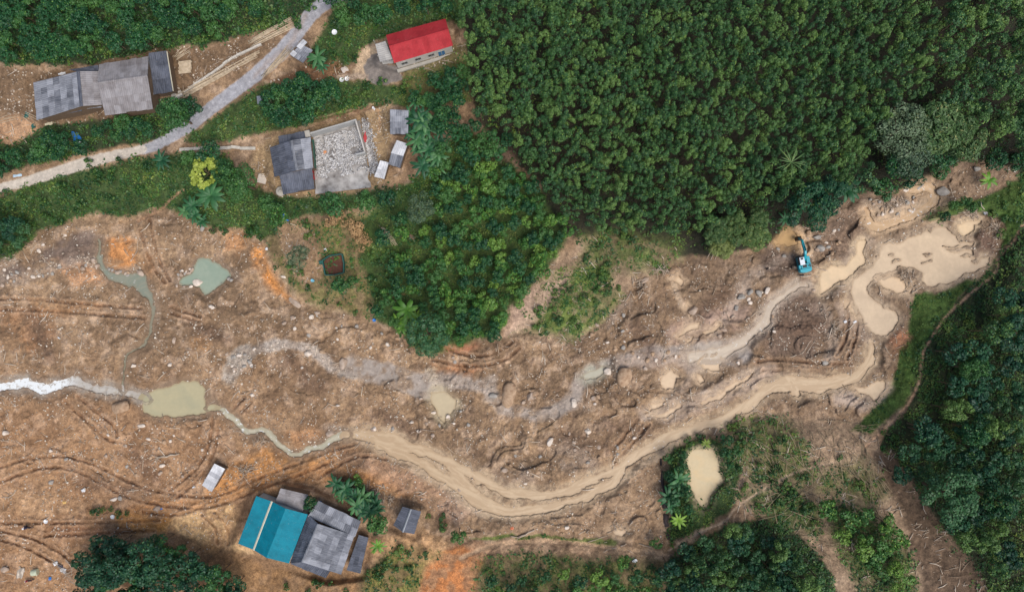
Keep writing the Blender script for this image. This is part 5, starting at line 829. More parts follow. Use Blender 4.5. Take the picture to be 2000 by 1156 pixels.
# ---------------------------------------------------------------- excavator
TE = plain('teal_paint', lin(24,158,176), .4, var=.12, sc=1.); TED = plain('teal_paint_dark', lin(10,104,120), .45, var=.2, sc=2); BLK = plain('black_parts', lin(36,38,42), .6, sc=3); GLS = plain('cab_glass', lin(30,40,50), .1); STEEL = plain('worn_steel', lin(122,108,96), .6, .3, sc=2); WHT = plain('white_cab_roof', lin(214,220,228), .5, var=.08); RODM = plain('chrome_rod', lin(200,204,208), .2, .8)
def excavator():
    p = under(1569, 514, 1.2); r = thing('excavator', p, 'turquoise tracked excavator with a white cab roof digging towards the wood', 'excavator'); T = Matrix.Translation(p); Ru = T@Matrix.Rotation(math.radians(11), 4, 'Z'); Rt = T@Matrix.Rotation(math.radians(82), 4, 'Z')
    for sx in (-1, 1):
        m = MB(); n = 34; Ls, rr, wd = 1.35, .40, .5; cx = sx*1.0; path = []
        for k in range(n):
            t = k/n*(4*Ls+2*math.pi*rr)
            if t < 2*Ls: y, z, a = -Ls+t, rr*2, 0
            elif t < 2*Ls+math.pi*rr: q = (t-2*Ls)/rr; y, z, a = Ls+rr*math.sin(q), rr+rr*math.cos(q), q
            elif t < 4*Ls+math.pi*rr: y, z, a = Ls-(t-2*Ls-math.pi*rr), 0, math.pi
            else: q = (t-4*Ls-math.pi*rr)/rr; y, z, a = -Ls-rr*math.sin(q), rr-rr*math.cos(q), math.pi+q
            m.boxm(Rt@Matrix.Translation((cx, y, z))@Matrix.Rotation(-a, 4, 'X'), wd, .19, .07, random.random())
        t = m.build('track', STEEL, r); m = MB()
        for y in (-Ls, -.7, 0, .7, Ls): m.tube([Rt@Vector((cx-.16, y, rr)), Rt@Vector((cx+.16, y, rr))], rr*.8 if abs(y) == Ls else .2, 14)
        m.build('roller', BLK, t)
        m = MB(); m.boxm(Rt@Matrix.Translation((cx, 0, rr)), .26, 2*Ls, .42); m.build('track_frame', STEEL, t)
    m = MB(); m.boxm(Rt@Matrix.Translation((0, 0, .5)), 1.6, 1.2, .3); m.tube([T@Vector((0,0,.6)), T@Vector((0,0,.95))], .6, 20); m.build('undercarriage', BLK, r)
    m = MB(); out = [(-1.2,-1.5),(-.9,-1.78),(0,-1.88),(.9,-1.78),(1.2,-1.5),(1.2,1.15),(.95,1.3),(.45,1.3),(.4,.6),(-.15,.6),(-.2,1.3),(-1.15,1.3),(-1.2,1.1)]; n = len(out)
    m.add([Ru@Vector((x, y, .95)) for x, y in out]+[Ru@Vector((x, y, 1.12)) for x, y in out], [tuple(range(n))[::-1], tuple(range(n, 2*n))]+[(i, (i+1) % n, (i+1) % n+n, i+n) for i in range(n)]); m.build('deck', TED, r)
    m = MB(); cw = [(-1.18,-1.05),(-1.18,-1.5),(-.88,-1.76),(0,-1.86),(.88,-1.76),(1.18,-1.5),(1.18,-1.05)]; n = 7
    m.add([Ru@Vector((x, y, 1.0)) for x, y in cw]+[Ru@Vector((x*.97, y*.985, 1.95)) for x, y in cw], [tuple(range(n))[::-1], tuple(range(n, 2*n))]+[(i, (i+1) % n, (i+1) % n+n, i+n) for i in range(n)]); m.build('counterweight', TE, r, bevel=.06)
    def bx(name, x0, x1, y0, y1, z0, z1, mat, par=r, bev=.03): m = MB(); m.boxm(Ru@Matrix.Translation(((x0+x1)/2, (y0+y1)/2, (z0+z1)/2)), x1-x0, y1-y0, z1-z0); return m.build(name, mat, par, bevel=bev)
    eng = bx('engine_hood', -.72, 1.16, -1.02, -.12, 1.12, 1.86, TE); bx('grille', -.5, .3, -.85, -.3, 1.865, 1.9, BLK, eng, 0); bx('exhaust', .55, .7, -.7, -.55, 1.87, 2.2, BLK, eng, .01); bx('vent', .8, 1.05, -.9, -.3, 1.865, 1.895, BLK, eng, 0)
    bx('side_locker', .5, 1.16, -.1, 1.2, 1.12, 1.72, TE); bx('valve_bank', -.15, .45, -.08, .5, 1.12, 1.45, BLK, r, .02); bx('rear_deck', -1.17, -.74, -1.02, -.3, 1.12, 1.7, TE)
    cab = bx('cab', -1.16, -.24, -.25, 1.25, 1.12, 2.1, TED); bx('window', -1.18, -.22, -.1, 1.1, 1.9, 2.5, GLS, cab, .01); bx('windscreen', -1.1, -.3, 1.1, 1.262, 1.35, 2.45, GLS, cab, .01); bx('cab_roof', -1.16, -.24, -.28, 1.2, 2.51, 2.62, WHT, cab, .03); bx('roof_hatch', -.95, -.45, .75, 1.1, 2.625, 2.66, BLK, cab, .01)
    def beam(name, pts, w, h, mat, par=r):
        m = MB()
        for i, (a, b) in enumerate(zip(pts, pts[1:])):
            h0, h1 = (h[i], h[i+1]); a, b = Vector((.12, a[0], a[1])), Vector((.12, b[0], b[1])); d = (b-a).normalized(); nn = Vector((0, -d.z, d.y)); x = Vector((w/2, 0, 0)); q0 = [a-x-nn*h0/2, a+x-nn*h0/2, a+x+nn*h0/2, a-x+nn*h0/2]; q1 = [b-x-nn*h1/2, b+x-nn*h1/2, b+x+nn*h1/2, b-x+nn*h1/2]; m.hexa([Ru@k for k in q0], [Ru@k for k in q1])
        return m.build(name, mat, par, bevel=.02)
    boom = beam('boom', [(.5,1.45),(1.7,2.5),(2.4,2.75),(4.2,2.3)], .42, [.4,.62,.6,.32], TE); stick = beam('stick', [(3.9,2.55),(4.3,2.3),(4.95,1.0)], .3, [.3,.44,.22], TE)
    m = MB()
    for x in (-.2, .44): m.tube([Ru@Vector((x, .9, 1.25)), Ru@Vector((x, 1.9, 2.3))], .07)
    m.tube([Ru@Vector((.12, 2.3, 3.15)), Ru@Vector((.12, 3.2, 2.98))], .075); m.build('hydraulic_cylinder', BLK, r); m = MB(); m.tube([Ru@Vector((.12, 3.2, 2.98)), Ru@Vector((.12, 3.92, 2.6))], .04); m.tube([Ru@Vector((.12, 4.4, 2.35)), Ru@Vector((.12, 5.05, 1.3))], .05); m.build('piston_rod', RODM, r)
    m = MB(); prof = [(4.62,1.25),(4.95,1.2),(5.25,.85),(5.2,.35),(4.85,.1),(4.5,.2),(4.45,.3)]
    for i, (a, b) in enumerate(zip(prof[:-1], prof[1:])):
        for x0, x1 in ((-.33, .57),): m.add([Ru@Vector((x0, a[0], a[1])), Ru@Vector((x1, a[0], a[1])), Ru@Vector((x1, b[0], b[1])), Ru@Vector((x0, b[0], b[1]))], [(0,1,2,3)])
    for x in (-.33, .57): m.add([Ru@Vector((x, y, z)) for y, z in prof], [tuple(range(7))])
    for k in range(5): m.boxm(Ru@Matrix.Translation((-.25+.18*k, 4.36, .28)), .07, .22, .06)
    bk = m.build('bucket', plain('bucket_steel', lin(70,58,50), .6, .3)); so_ = bk.modifiers.new('thick', 'SOLIDIFY'); so_.thickness = .05; bk.parent = r; bk.location = bk.location-r.location
    return r
excavator()
# ---------------------------------------------------------------- boulders
ROCK = plain('boulder_rock', lin(186,168,152), .85, var=.25, sc=1.2, c2=lin(150,126,106)); ROCKW = plain('white_rock', lin(226,212,198), .85, var=.1, sc=2, c2=lin(196,180,164)); ROCKB = plain('muddy_rock', lin(188,160,132), .9, sc=1.6, c2=lin(142,112,86)); ROCKG = plain('grey_rock', lin(170,164,156), .85, sc=1.5, c2=lin(140,132,124))
def boulder(u, v, rx, ry, rot=0, mat=ROCK, h=.7, seed=0, label='x', group=None, name='boulder', sub=3):
    rg = np.random.default_rng(int(u*13+v*7)+seed); bm = bmesh.new(); bmesh.ops.create_icosphere(bm, subdivisions=sub, radius=1); P = np.array([x.co[:] for x in bm.verts]); F = np.array([[x.index for x in f.verts] for f in bm.faces]); bm.free()
    for _ in range(9):
        n = rg.normal(size=3); n /= np.linalg.norm(n); d = rg.uniform(.52, .86); k = P@n; P = P-np.where(k > d, k-d, 0)[:, None]*n*.92
    P *= (1+.10*(fbm(P[:, 0]*2+rg.random()*50, P[:, 1]*2+P[:, 2]*1.7, 3, 5)-.5))[:, None]; ex = np.abs(P).max(0); a, b = rx*S/ex[0]*.985, ry*S/ex[1]*.985; P = P*np.array([a, b, h*min(a, b)]); rot = math.radians(rot); c, s = math.cos(rot), math.sin(rot); P = np.stack([P[:, 0]*c-P[:, 1]*s, P[:, 0]*s+P[:, 1]*c, P[:, 2]], 1)
    hh = h*min(a, b); pos = under(u, v, hh*.55)
    return tag(link(name, npmesh(name, P, F, mat, smooth=False), None, pos+Vector((0, 0, hh*.35))), label, 'boulder', group)
for u, v, a, b, rot, mt, lab in ((995,772,26,16,82,ROCKB,'long flat boulder standing in the grey channel, the biggest one'), (1222,735,22,17,75,ROCKB,'big square brown boulder at the bend of the grey channel'), (237,796,22,13,8,ROCKB,'big flat mud coated boulder below the olive pond inlet'), (1187,726,10,8,30,ROCKW,'pale square boulder in the grey green pool'), (1121,786,10,7,80,ROCKW,'white boulder at the left edge of the flat brown hump'),
    (1355,607,11,8,20,ROCK,'round pinkish boulder on the mud below the thicket'), (1075,862,10,6,70,ROCKW,'upright white boulder alone on the brown mud'), (1148,843,7,5,-20,ROCKW,'pale boulder right of the upright white one'), (670,708,14,9,82,ROCK,'tall pinkish boulder at the head of the grey mud flat'), (386,551,11,8,20,ROCKW,'big white boulder lying in the turquoise pond'),
    (602,690,8,6,30,ROCKW,'pale boulder beside the gravel streak'), (630,687,7,4,-10,ROCKB,'low brown boulder right of the pale one in the gravel'), (963,773,9,6,0,ROCKG,'flat grey boulder left of the biggest boulder'), (1036,775,10,8,60,ROCK,'angular boulder right of the biggest boulder'), (1047,768,6,5,0,ROCKB,'brown boulder touching the angular one'), (1022,785,5,4,30,ROCK,'small boulder between the two big ones'),
    (305,993,8,6,20,ROCK,'round boulder by a scrap of blue plastic'), (222,975,8,4,20,ROCKW,'pale flat boulder beside the track bend'), (234,973,5,5,0,ROCKG,'grey boulder behind the pale flat one'), (9,1112,8,7,20,ROCK,'rounded boulder at the bottom left edge'), (100,942,6,5,40,ROCKG,'grey boulder below the double track'), (316,909,7,4,10,ROCKW,'pale boulder near the silver log'), (313,924,5,4,20,ROCK,'smaller boulder under the pale one'),
    (275,533,8,6,-30,ROCK,'orange tinged boulder at the head of the grey pool'), (250,537,6,4,20,ROCKG,'grey boulder in the middle of the pool edge'), (232,531,5,3,10,ROCKG,'flat grey boulder on the pool rim'), (190,518,6,4,30,ROCK,'boulder on the left rim of the trickle'), (76,490,5,4,-30,ROCKW,'pale boulder on the upper left bank'), (84,478,4,3,20,ROCKW,'small pale boulder above the other on the upper left bank'), (127,459,4,3,0,ROCKW,'white stone on the dark hump'),
    (260,714,6,4,20,ROCKW,'cream boulder beside the thin stream'), (332,712,5,4,20,ROCKW,'pale boulder right of the cream one'), (340,665,7,4,80,ROCK,'upright small boulder on the smooth mud'), (11,845,7,5,15,ROCKW,'pale block at the left edge'), (276,831,8,4,-5,ROCKW,'pale long stone below the olive pond'), (412,598,5,4,0,ROCKW,'pale stone below the turquoise pond'), (415,600,4,4,0,ROCKW,'second pale stone touching the one below the turquoise pond'),
    (571,620,6,4,-30,ROCK,'pinkish boulder on the upper terrace'), (555,631,5,4,-10,ROCK,'second pinkish boulder on the upper terrace'), (590,718,3,3,0,ROCKW,'small white stone in the terrace'), (548,732,7,3,75,ROCK,'oblong pale block standing on the mud'), (608,619,5,5,0,ROCKW,'white stone at the foot of the garden bank'), (618,617,4,3,0,ROCKG,'grey stone beside the white one at the garden bank'), (553,540,6,3,-20,ROCKW,'pale flat stone on the orange bank'), (575,590,16,6,-42,ROCK,'long pale slab on the orange bank end'),
    (493,771,5,4,-20,ROCKW,'white boulder in the lower middle mud'), (645,847,9,7,10,ROCK,'square pinkish boulder beside the outlet stream'), (660,792,5,3,10,ROCKW,'pale flat stone above the outlet stream'), (732,837,4,5,0,ROCKW,'pale stone at the start of the tan river'), (833,828,4,4,0,ROCK,'lone stone left of the pale pool'), (1261,720,5,4,0,ROCK,'boulder right of the square brown one'), (1159,778,7,5,40,ROCK,'boulder in the pile by the flat hump'), (1170,775,7,4,-20,ROCKB,'brown boulder in the pile by the flat hump'), (1162,788,4,3,0,ROCKW,'small pale stone in the pile by the flat hump'),
    (1166,635,5,4,-30,ROCK,'boulder below the shrub slope'), (1258,548,12,5,35,ROCK,'pale long slab beside the twig heap'), (1483,573,9,6,-40,ROCKG,'oval boulder in the cluster left of the grey stream'), (1466,571,7,5,60,ROCKG,'pale boulder in the cluster left of the grey stream'), (1448,580,9,6,0,ROCKG,'flat muddy boulder in the cluster left of the grey stream'), (1499,568,8,5,70,ROCKW,'upright pale boulder in the cluster left of the grey stream'), (1414,644,8,4,0,ROCK,'boulder beside the thin beige puddle'), (1442,709,4,4,0,ROCKW,'white block at the bank of the grey stream'), (1512,647,4,3,-30,ROCKW,'pale stone on the dark mud'),
    (1843,372,14,11,0,ROCKG,'big grey white boulder under the olive trees'), (1770,371,7,4,20,ROCKW,'pale slab left of the big boulder in the upper stream'), (1797,364,13,5,40,ROCKG,'grey slab in the upper stream'), (1596,463,8,5,0,ROCKG,'grey boulder right of the excavator arm'), (1604,485,9,7,-20,ROCKG,'broad grey boulder beside the excavator'), (1617,482,6,4,0,ROCKG,'smaller boulder touching the broad grey one'), (1519,486,5,3,-20,ROCKG,'stone in the dark mud left of the excavator'), (1532,500,5,4,0,ROCKG,'second stone in the dark mud left of the excavator'),
    (1307,990,4,4,0,ROCKW,'round white stone by the fish pond bank'), (1908,330,8,5,0,ROCKG,'pale rock on the far right bank'), (1982,333,4,4,0,ROCKW,'white stone near the right edge'), (1107,1030,5,4,20,ROCKW,'small pale boulder above the grassy strip'), (897,957,5,5,0,ROCK,'stone beside the sandy patch'), (1026,944,4,3,0,ROCKW,'white stone on the beach of the river bend'), (986,918,7,5,0,ROCK,'pinkish boulder on the hump above the river'), (394,447,5,6,0,ROCKG,'grey rock at the foot of the bananas'), (1612,708,7,6,20,ROCKG,'pale rock lump beside the tracks'), (1590,567,5,3,20,ROCK,'boulder where the grey stream starts')):
    boulder(u, v, a, b, rot, mt, .55 if a > 12 else .75, 0, lab)
its = []; rg_ = random.Random(4)
for P, n in (([(440,690),(500,680),(500,720),(450,745)], 20), ([(0,520),(60,520),(180,505),(190,520),(60,550),(0,560)], 26), ([(200,520),(290,540),(280,545),(205,530)], 8), ([(330,535),(450,500),(460,545),(430,560),(345,560)], 16), ([(600,600),(900,700),(880,720),(560,650)], 16), ([(1150,600),(1230,600),(1240,700),(1140,700)], 10), ([(950,840),(1250,850),(1200,930),(980,930)], 18), ([(1300,640),(1500,560),(1560,560),(1480,680)], 12), ([(1690,385),(1800,385),(1800,420),(1700,420)], 22), ([(40,860),(440,830),(420,950),(40,900)], 18), ([(1560,440),(1650,440),(1650,520),(1580,500)], 14), ([(1230,690),(1330,680),(1330,700),(1240,710)], 10), ([(700,780),(900,740),(930,860),(720,840)], 14)):
    xs = [p[0] for p in P]; ys = [p[1] for p in P]; k = 0
    for _ in range(3000):
        if k >= n: break
        a, b = rg_.uniform(min(xs), max(xs)), rg_.uniform(min(ys), max(ys))
        if inpoly(P, a, b) and samp(St, a, b) > .12: q = rg_.uniform(3, 5.5); its.append((boulder(a, b, q, q*rg_.uniform(.6, .95), rg_.uniform(0, 180), rg_.choice([ROCK, ROCKW, ROCKG, ROCKB]), .7, k, sub=2, name='stone', group='loose stones on the flood plain'), a, b, 'loose')); its[-1][0]['category'] = 'stone'; k += 1
label_near(its, '{look} stone on the mud, {ord}nearest {mark}')
STM = m_v('stones', [lin(130,112,96), lin(178,160,142), lin(206,190,172), lin(232,222,206)])
def st_pts(n, rg): u = rg.uniform(-60, 2060, n); v = rg.uniform(-60, 1216, n); d = samp(St, u, v)*(.15+1.5*ss(.45, .68, fbm(u/24, v/24, 3, 80))); q = rg.random(n) < d; u, v = u[q], v[q]; return u, v, samp(Z, u, v)+.02
tag(link('gravel', chunk('gravel', st_pts, 330000, (.05, .34), STM, '', .7, seed=6)), 'small pale stones strewn over the flood mud and channels', 'stones', kind='stuff')
# ---------------------------------------------------------------- sticks, logs, poles
TWM = m_v('driftwood', [lin(150,126,104), lin(196,176,154), lin(222,206,186), lin(176,160,146)], .8)
def sticks(n0, dens, size, seed):
    rg = np.random.default_rng(seed); u = rg.uniform(-60, 2060, n0); v = rg.uniform(-60, 1216, n0); d = samp(dens, u, v)*(.08+1.9*ss(.52, .7, fbm(u/20, v/20, 3, 90))); q = rg.random(n0) < d; u, v = u[q], v[q]; n = len(u); L = size[0]+(size[1]-size[0])*rg.random(n)**2.5; w = .05+.035*L*rg.random(n)
    a = rg.normal(size=n)*.9+6.28*fbm(u/60, v/60, 2, 95); z = samp(Z, u, v)+w; kk = S*(1-z/HC); c = np.stack([(u-1000)*kk, (578-v)*kk, z], 1); d = np.stack([np.cos(a), np.sin(a), rg.normal(size=n)*.05], 1)*L[:, None]/2; s = np.stack([-np.sin(a), np.cos(a), np.zeros(n)], 1)*w[:, None]/2; up = np.zeros((n, 3)); up[:, 2] = w/2
    bend = s*rg.normal(size=(n, 1))*2; VV = np.stack([c-d-s-up, c-d+s-up, c-d+s+up, c-d-s+up, c+bend-s-up, c+bend+s-up, c+bend+s+up, c+bend-s+up, c+d-s*.5-up, c+d+s*.5-up, c+d+s*.5+up, c+d-s*.5+up], 1)
    Fq = np.array([(0,1,2,3),(0,4,5,1),(1,5,6,2),(2,6,7,3),(3,7,4,0),(4,8,9,5),(5,9,10,6),(6,10,11,7),(7,11,8,4),(11,10,9,8)]); F = (np.arange(n)[:, None, None]*12+Fq[None]).reshape(-1, 4); return npmesh('driftwood', VV.reshape(-1, 3), F, TWM, fattr={'v': np.repeat(rg.random(n), 10), 'tree': np.zeros(n*10)})
tag(link('driftwood_debris', sticks(34000, Tw, (.4, 2.6), 8)), 'splinters, twigs and broken canes strewn over the mud', 'driftwood', kind='stuff')
def log(u0, v0, u1, v1, r, label, name='log', mat=DEADWOOD, group=None, fork=False, cat='log', lift=0., kink=.4):
    a, b = P3(u0, v0, r+lift), P3(u1, v1, r+lift); rg = random.Random(int(u0*3+v1)); pts = []
    for i in range(6): t = i/5; p = a.lerp(b, t); pts.append(p+Vector((rg.uniform(-1, 1), rg.uniform(-1, 1), rg.uniform(0, .3)))*kink*r*(0 < i < 5)*1.5+Vector((0, 0, .04*math.sin(t*3.1))))
    m = MB(); m.tube(pts, r, 7, .5, r*.6)
    if fork:
        for k in range(4): d = (a-b).normalized(); q = Matrix.Rotation(rg.uniform(-1.1, 1.1), 3, 'Z')@d; m.tube([a, a+q*r*5+Vector((0,0,rg.random()*r*3)), a+q*r*8+Vector((0,0,rg.random()*r*3))], r*.45, 5, .5, r*.12)
    return tag(m.build(name, mat, smooth=True), label, cat, group)
for a in ((310,893,350,886,.22,'silver grey log with a root end near the left middle',True), (1013,1049,1044,1034,.22,'leaning log with roots beside the path',True), (1148,1058,1188,1045,.1,'thin pale log on the grassy strip',False), (1145,1040,1150,1035,.12,'short log end on the mud above the grass',False), (1130,1043,1143,1036,.14,'pale split log above the grassy strip',False), (1214,1024,1216,1036,.1,'short upright stick at the little green pool',False), (1218,1042,1233,1054,.11,'pale log below the little green pool',False), (1212,1066,1224,1062,.14,'short thick log by the path end',False), (1248,1061,1272,1069,.12,'pale log left of the lone tree',False),
    (806,928,836,914,.06,'thin pale pole left of the river fork',False), (1567,690,1588,658,.11,'white forked log on the dark mud',True), (1575,690,1592,665,.09,'second white log lying along the forked one',False), (1614,604,1625,594,.07,'thin white stick on the grey strip',False), (1675,675,1687,675,.08,'short white log beside the ruts',False), (1668,698,1686,698,.08,'second short white log below the first',False), (1728,677,1741,697,.08,'white stick along the green bank',False), (1727,606,1738,607,.1,'pale log in the muddy pool',False), (1768,520,1785,535,.1,'log leaning on the twig island',False), (1915,483,1936,474,.09,'pale log on the dark mud corner',False), (1936,487,1958,487,.08,'white log at the corner of the flood',False), (1905,524,1918,532,.08,'stick leaving the pool towards the grass',False),
    (1465,790,1490,810,.12,'white log at the edge of the river and bushes',False), (1468,797,1486,812,.09,'second log beside the white one by the bushes',False), (1770,570,1790,558,.1,'dark log at the tip of the pool',False), (1780,573,1800,560,.16,'thick grey log at the tip of the pool',False), (1185,760,1199,756,.06,'pale stick below the flat hump',False), (820,838,850,842,.07,'pale split stick below the beige pool',False), (945,700,957,735,.04,'thin forked twig in the grey channel',True), (463,790,474,778,.08,'pale plank on the mud',False), (470,806,490,785,.1,'longer pale plank beside the first',False), (635,847,660,842,.05,'thin pole beside the square boulder',False), (230,410,270,404,.0,'',0),
    (1240,560,1290,520,.0,'',0), (740,440,762,462,.08,'pale bent pole below the white sheet shed',False), (765,375,778,368,.08,'bleached pole at the edge of the yard',False), (768,345,778,340,.06,'short pole behind the lowest little shed',False), (755,275,762,250,.04,'thin pole leaning at the square shed',False), (737,280,747,277,.06,'short pale plank in the bare yard',False), (240,458,248,470,.08,'white crossed stick on the orange mound',True), (1085,470,1110,480,.0,'',0), (1090,625,1100,606,.06,'bare standing pole in the shrubs',False), (1380,505,1400,470,.08,'bleached bamboo stem leaning from the clump',False), (1388,508,1405,474,.08,'second bleached bamboo stem leaning from the clump',False), (1396,508,1408,480,.07,'third bleached bamboo stem leaning from the clump',False)):
    if a[4]: log(*a[:6], fork=a[6])
def bundle(a, b, n, spread, r, label, group, seed=0, kink=.3):
    rg = random.Random(seed); a, b = Vector(a), Vector(b); d = (b-a).normalized(); s = Vector((-d.y, d.x)); side = s if s.y > 0 else -s
    for k in range(n):
        t = (k/(n-1)-.5); o0 = side*(t*spread[0]+rg.uniform(-1, 1)); o1 = side*(t*spread[1]+rg.uniform(-1, 1)); p = a+o0+d*rg.uniform(-6, 10); q = b+o1+d*rg.uniform(-14, 4)
        log(p.x, p.y, q.x, q.y, r*rg.uniform(.8, 1.15), f'{label}, {ORD(k+1)}from its upper side'.replace(', from', ', first from'), 'pole', BAMB, group, cat='pole', lift=rg.uniform(0, .35), kink=kink)
bundle((492,86), (582,38), 13, (16, 22), .075, 'peeled pole in the bundle above the gravel road', 'peeled poles laid beside the upper gravel road', 1); bundle((352,188), (505,104), 16, (14, 10), .075, 'peeled pole in the long bundle below the upper yard', 'peeled poles in the long bundle of the upper yard', 2); bundle((514,150), (570,92), 11, (5, 16), .075, 'peeled pole in the bundle leaning at the roadside shed', 'peeled poles beside the little roadside shed', 3)
bundle((0,236), (34,226), 4, (8, 12), .06, 'thin pole at the left end of the grey homestead', 'loose poles left of the grey homestead', 4); bundle((40,220), (78,240), 4, (12, 16), .06, 'thin crossed pole at the leftmost house corner', 'crossed poles by the leftmost house', 5); bundle((745,445), (775,480), 5, (8, 10), .07, 'grey pole fallen behind the round dark tree', 'fallen poles in the garden', 6)
z0 = float(samp(Z, 360, 134))
for k in range(14):
    v = 120+k*1.75; a, b = Vector(wz(349+random.uniform(-1, 1), v+1.5, z0+.75)), Vector(wz(374+random.uniform(-1, 1), v-1.5, z0+.75)); m = MB(); m.tube([a, b], .09, 6); tag(m.build('pole', BAMB), f'pole of the neat stack on trestles by the grey house, {ORD(k+1)}from the top'.replace(', from', ', first from'), 'pole', 'poles stacked on the trestle')
r = thing('trestle', Vector(wz(362,132,z0)), 'low wooden trestle carrying the neat pole stack', 'trestle')
for u in (353, 371):
    m = MB(); a, b = Vector(wz(u, 119, z0+.6)), Vector(wz(u, 149, z0+.6)); m.tube([a, b], .06); m.build('rail', WOODM, r); m = MB()
    for p in (a, b): m.tube([p, Vector((p.x, p.y, z0-.2))], .06)
    m.build('leg', WOODM, r)
bundle((343,112), (370,92), 8, (10, 14), .08, 'dark weathered pole in the small heap by the grey house', 'dark poles heaped by the grey house', 7)
CULM = plain('dry_culm', lin(164,146,118), .8, sc=1., c2=lin(122,104,82))
# fallen bamboo culms on the landslide slope
its = []; rg_ = random.Random(12)
for P, n, ang, dv in (([(1430,840),(1560,850),(1600,940),(1480,960),(1430,900)], 42, -50, 35), ([(1560,830),(1690,850),(1700,920),(1600,930)], 48, -60, 30), ([(1480,960),(1600,950),(1620,1020),(1500,1010)], 24, 20, 50), ([(1640,880),(1720,900),(1740,980),(1690,980)], 26, -60, 15), ([(1560,1010),(1660,1060),(1650,1110),(1570,1060)], 16, -40, 25), ([(1620,820),(1720,835),(1700,845)], 6, 0, 8)):
    xs = [p[0] for p in P]; ys = [p[1] for p in P]; k = 0
    while k < n:
        a, b = rg_.uniform(min(xs), max(xs)), rg_.uniform(min(ys), max(ys))
        if not inpoly(P, a, b): continue
        t = math.radians(-ang+rg_.gauss(0, dv)); L = rg_.uniform(16, 42); dx, dy = math.cos(t)*L, math.sin(t)*L; its.append((log(a-dx, b-dy, a+dx, b+dy, rg_.uniform(.035, .065), 'x', 'fallen_bamboo', CULM, 'fallen bamboo stems on the landslide slope', cat='bamboo stem', lift=rg_.uniform(.05, .6), kink=1.), a, b, rg_.choice(['straw coloured', 'pale']))); k += 1
label_near(its, '{look} fallen bamboo stem, {ord}nearest {mark}')
its = []
for (cu, cv, ru, rv, n, L) in ((1292,528,24,10,26,12), (1250,555,14,14,20,9), (1900,418,28,5,22,14), (1945,445,12,22,24,12), (1632,635,9,18,18,9), (1772,540,16,12,16,12), (738,962,22,14,26,11), (478,917,20,8,30,9), (505,860,20,12,20,7), (1205,1030,12,10,12,10), (140,1115,18,14,10,12), (762,975,8,8,12,8), (1740,400,30,14,18,8)):
    for k in range(n):
        a, b = rg_.gauss(cu, ru*.5), rg_.gauss(cv, rv*.5); t = rg_.random()*6.28; l = L*rg_.uniform(.5, 1.1); its.append((log(a-math.cos(t)*l, b-math.sin(t)*l, a+math.cos(t)*l, b+math.sin(t)*l, rg_.uniform(.04, .09), 'x', 'branch', DEADWOOD, 'bleached branches in the driftwood heaps', cat='branch', lift=rg_.uniform(0, .5), kink=1.5), a, b, rg_.choice(['bleached', 'grey'])))
label_near(its, '{look} branch in a driftwood heap, {ord}nearest {mark}')
# ---------------------------------------------------------------- netted pen
NET = plain('green_net', lin(30,92,84), .7, var=.25, sc=3); SOILD = plain('seedbed_soil', lin(98,62,48), .95, var=.3, sc=2); BLUEP = plain('blue_plastic', lin(40,120,200), .4, var=.15); WHTP = plain('white_plastic', lin(225,226,228), .45, var=.08)
pen = [(632,509), (645,500), (670,496.5), (673.4,515), (673,533), (655,537), (637.5,537.5)]; p0 = P3(653, 518); r = thing('seedbed_pen', p0, 'five sided seedbed pen of dark soil fenced with green netting', 'pen')
m = MB()
for a, b in zip(pen, pen[1:]+pen[:1]):
    p, q = P3(*a), P3(*b); d = (q-p); d.z = 0; d.normalize(); s = Vector((-d.y, d.x, 0))*.09; m.hexa([p-s, q-s, q+s, p+s], [p-s*.9+Vector((0,0,1.)), q-s*.9+Vector((0,0,1.)), q+s*.9+Vector((0,0,1.)), p+s*.9+Vector((0,0,1.))])
m.build('net_fence', NET, r); m = MB()
for a in pen: p = P3(*a); m.tube([p-Vector((0,0,.3)), p+Vector((0,0,1.15))], .05)
m.build('post', WOODM, r); m = MB(); zt = max(P3(*a).z for a in pen)+.1; ring = [Vector((P3(*a).x, P3(*a).y, zt)) for a in pen]; n = len(ring); m.add(ring+[v-Vector((0,0,.8)) for v in ring], [tuple(range(n))[::-1] if (ring[1]-ring[0]).cross(ring[2]-ring[1]).z < 0 else tuple(range(n))]); m.build('seedbed', SOILD, r)
m = MB(); m.boxm(Matrix.Translation(P3(627,512,.45))@Matrix.Rotation(.3,4,'Z'), .9, .8, .7, .5, .7); tag(m.build('net_bundle', NET), 'rolled green net bundle at the left corner of the pen', 'net bundle')
# ---------------------------------------------------------------- small things
def cloth(u, v, L, Wd, rot, mat, name, label, cat='tarpaulin', h=.3, curve=0., seed=0):
    n, k = 16, 7; VV = []; FF = []; p = P3(u, v, .08); c, s = math.cos(math.radians(rot)), math.sin(math.radians(rot)); rg = np.random.default_rng(seed+int(u))
    ph = rg.random(4)*6.3
    for j in range(k):
        for i in range(n):
            a, b = i/(n-1)*2-1, j/(k-1)*2-1; x = a*L/2; y = b*Wd/2*(1-.35*a*a*abs(math.sin(ph[0]))+.15*math.sin(5*a+ph[1]))+curve*a*a; VV.append((x*c-y*s, x*s+y*c, h*(.35+.3*math.sin(4*a+ph[2]+2*b)+.3*math.sin(6*b+ph[3]))*(1-.6*max(abs(a), abs(b)))))
    for j in range(k-1):
        for i in range(n-1): q = j*n+i; FF.append((q, q+1, q+n+1, q+n))
    o = link(name, npmesh(name, VV, FF, mat, smooth=True), None, p); mo = o.modifiers.new('t', 'SOLIDIFY'); mo.thickness = .02; return tag(o, label, cat)
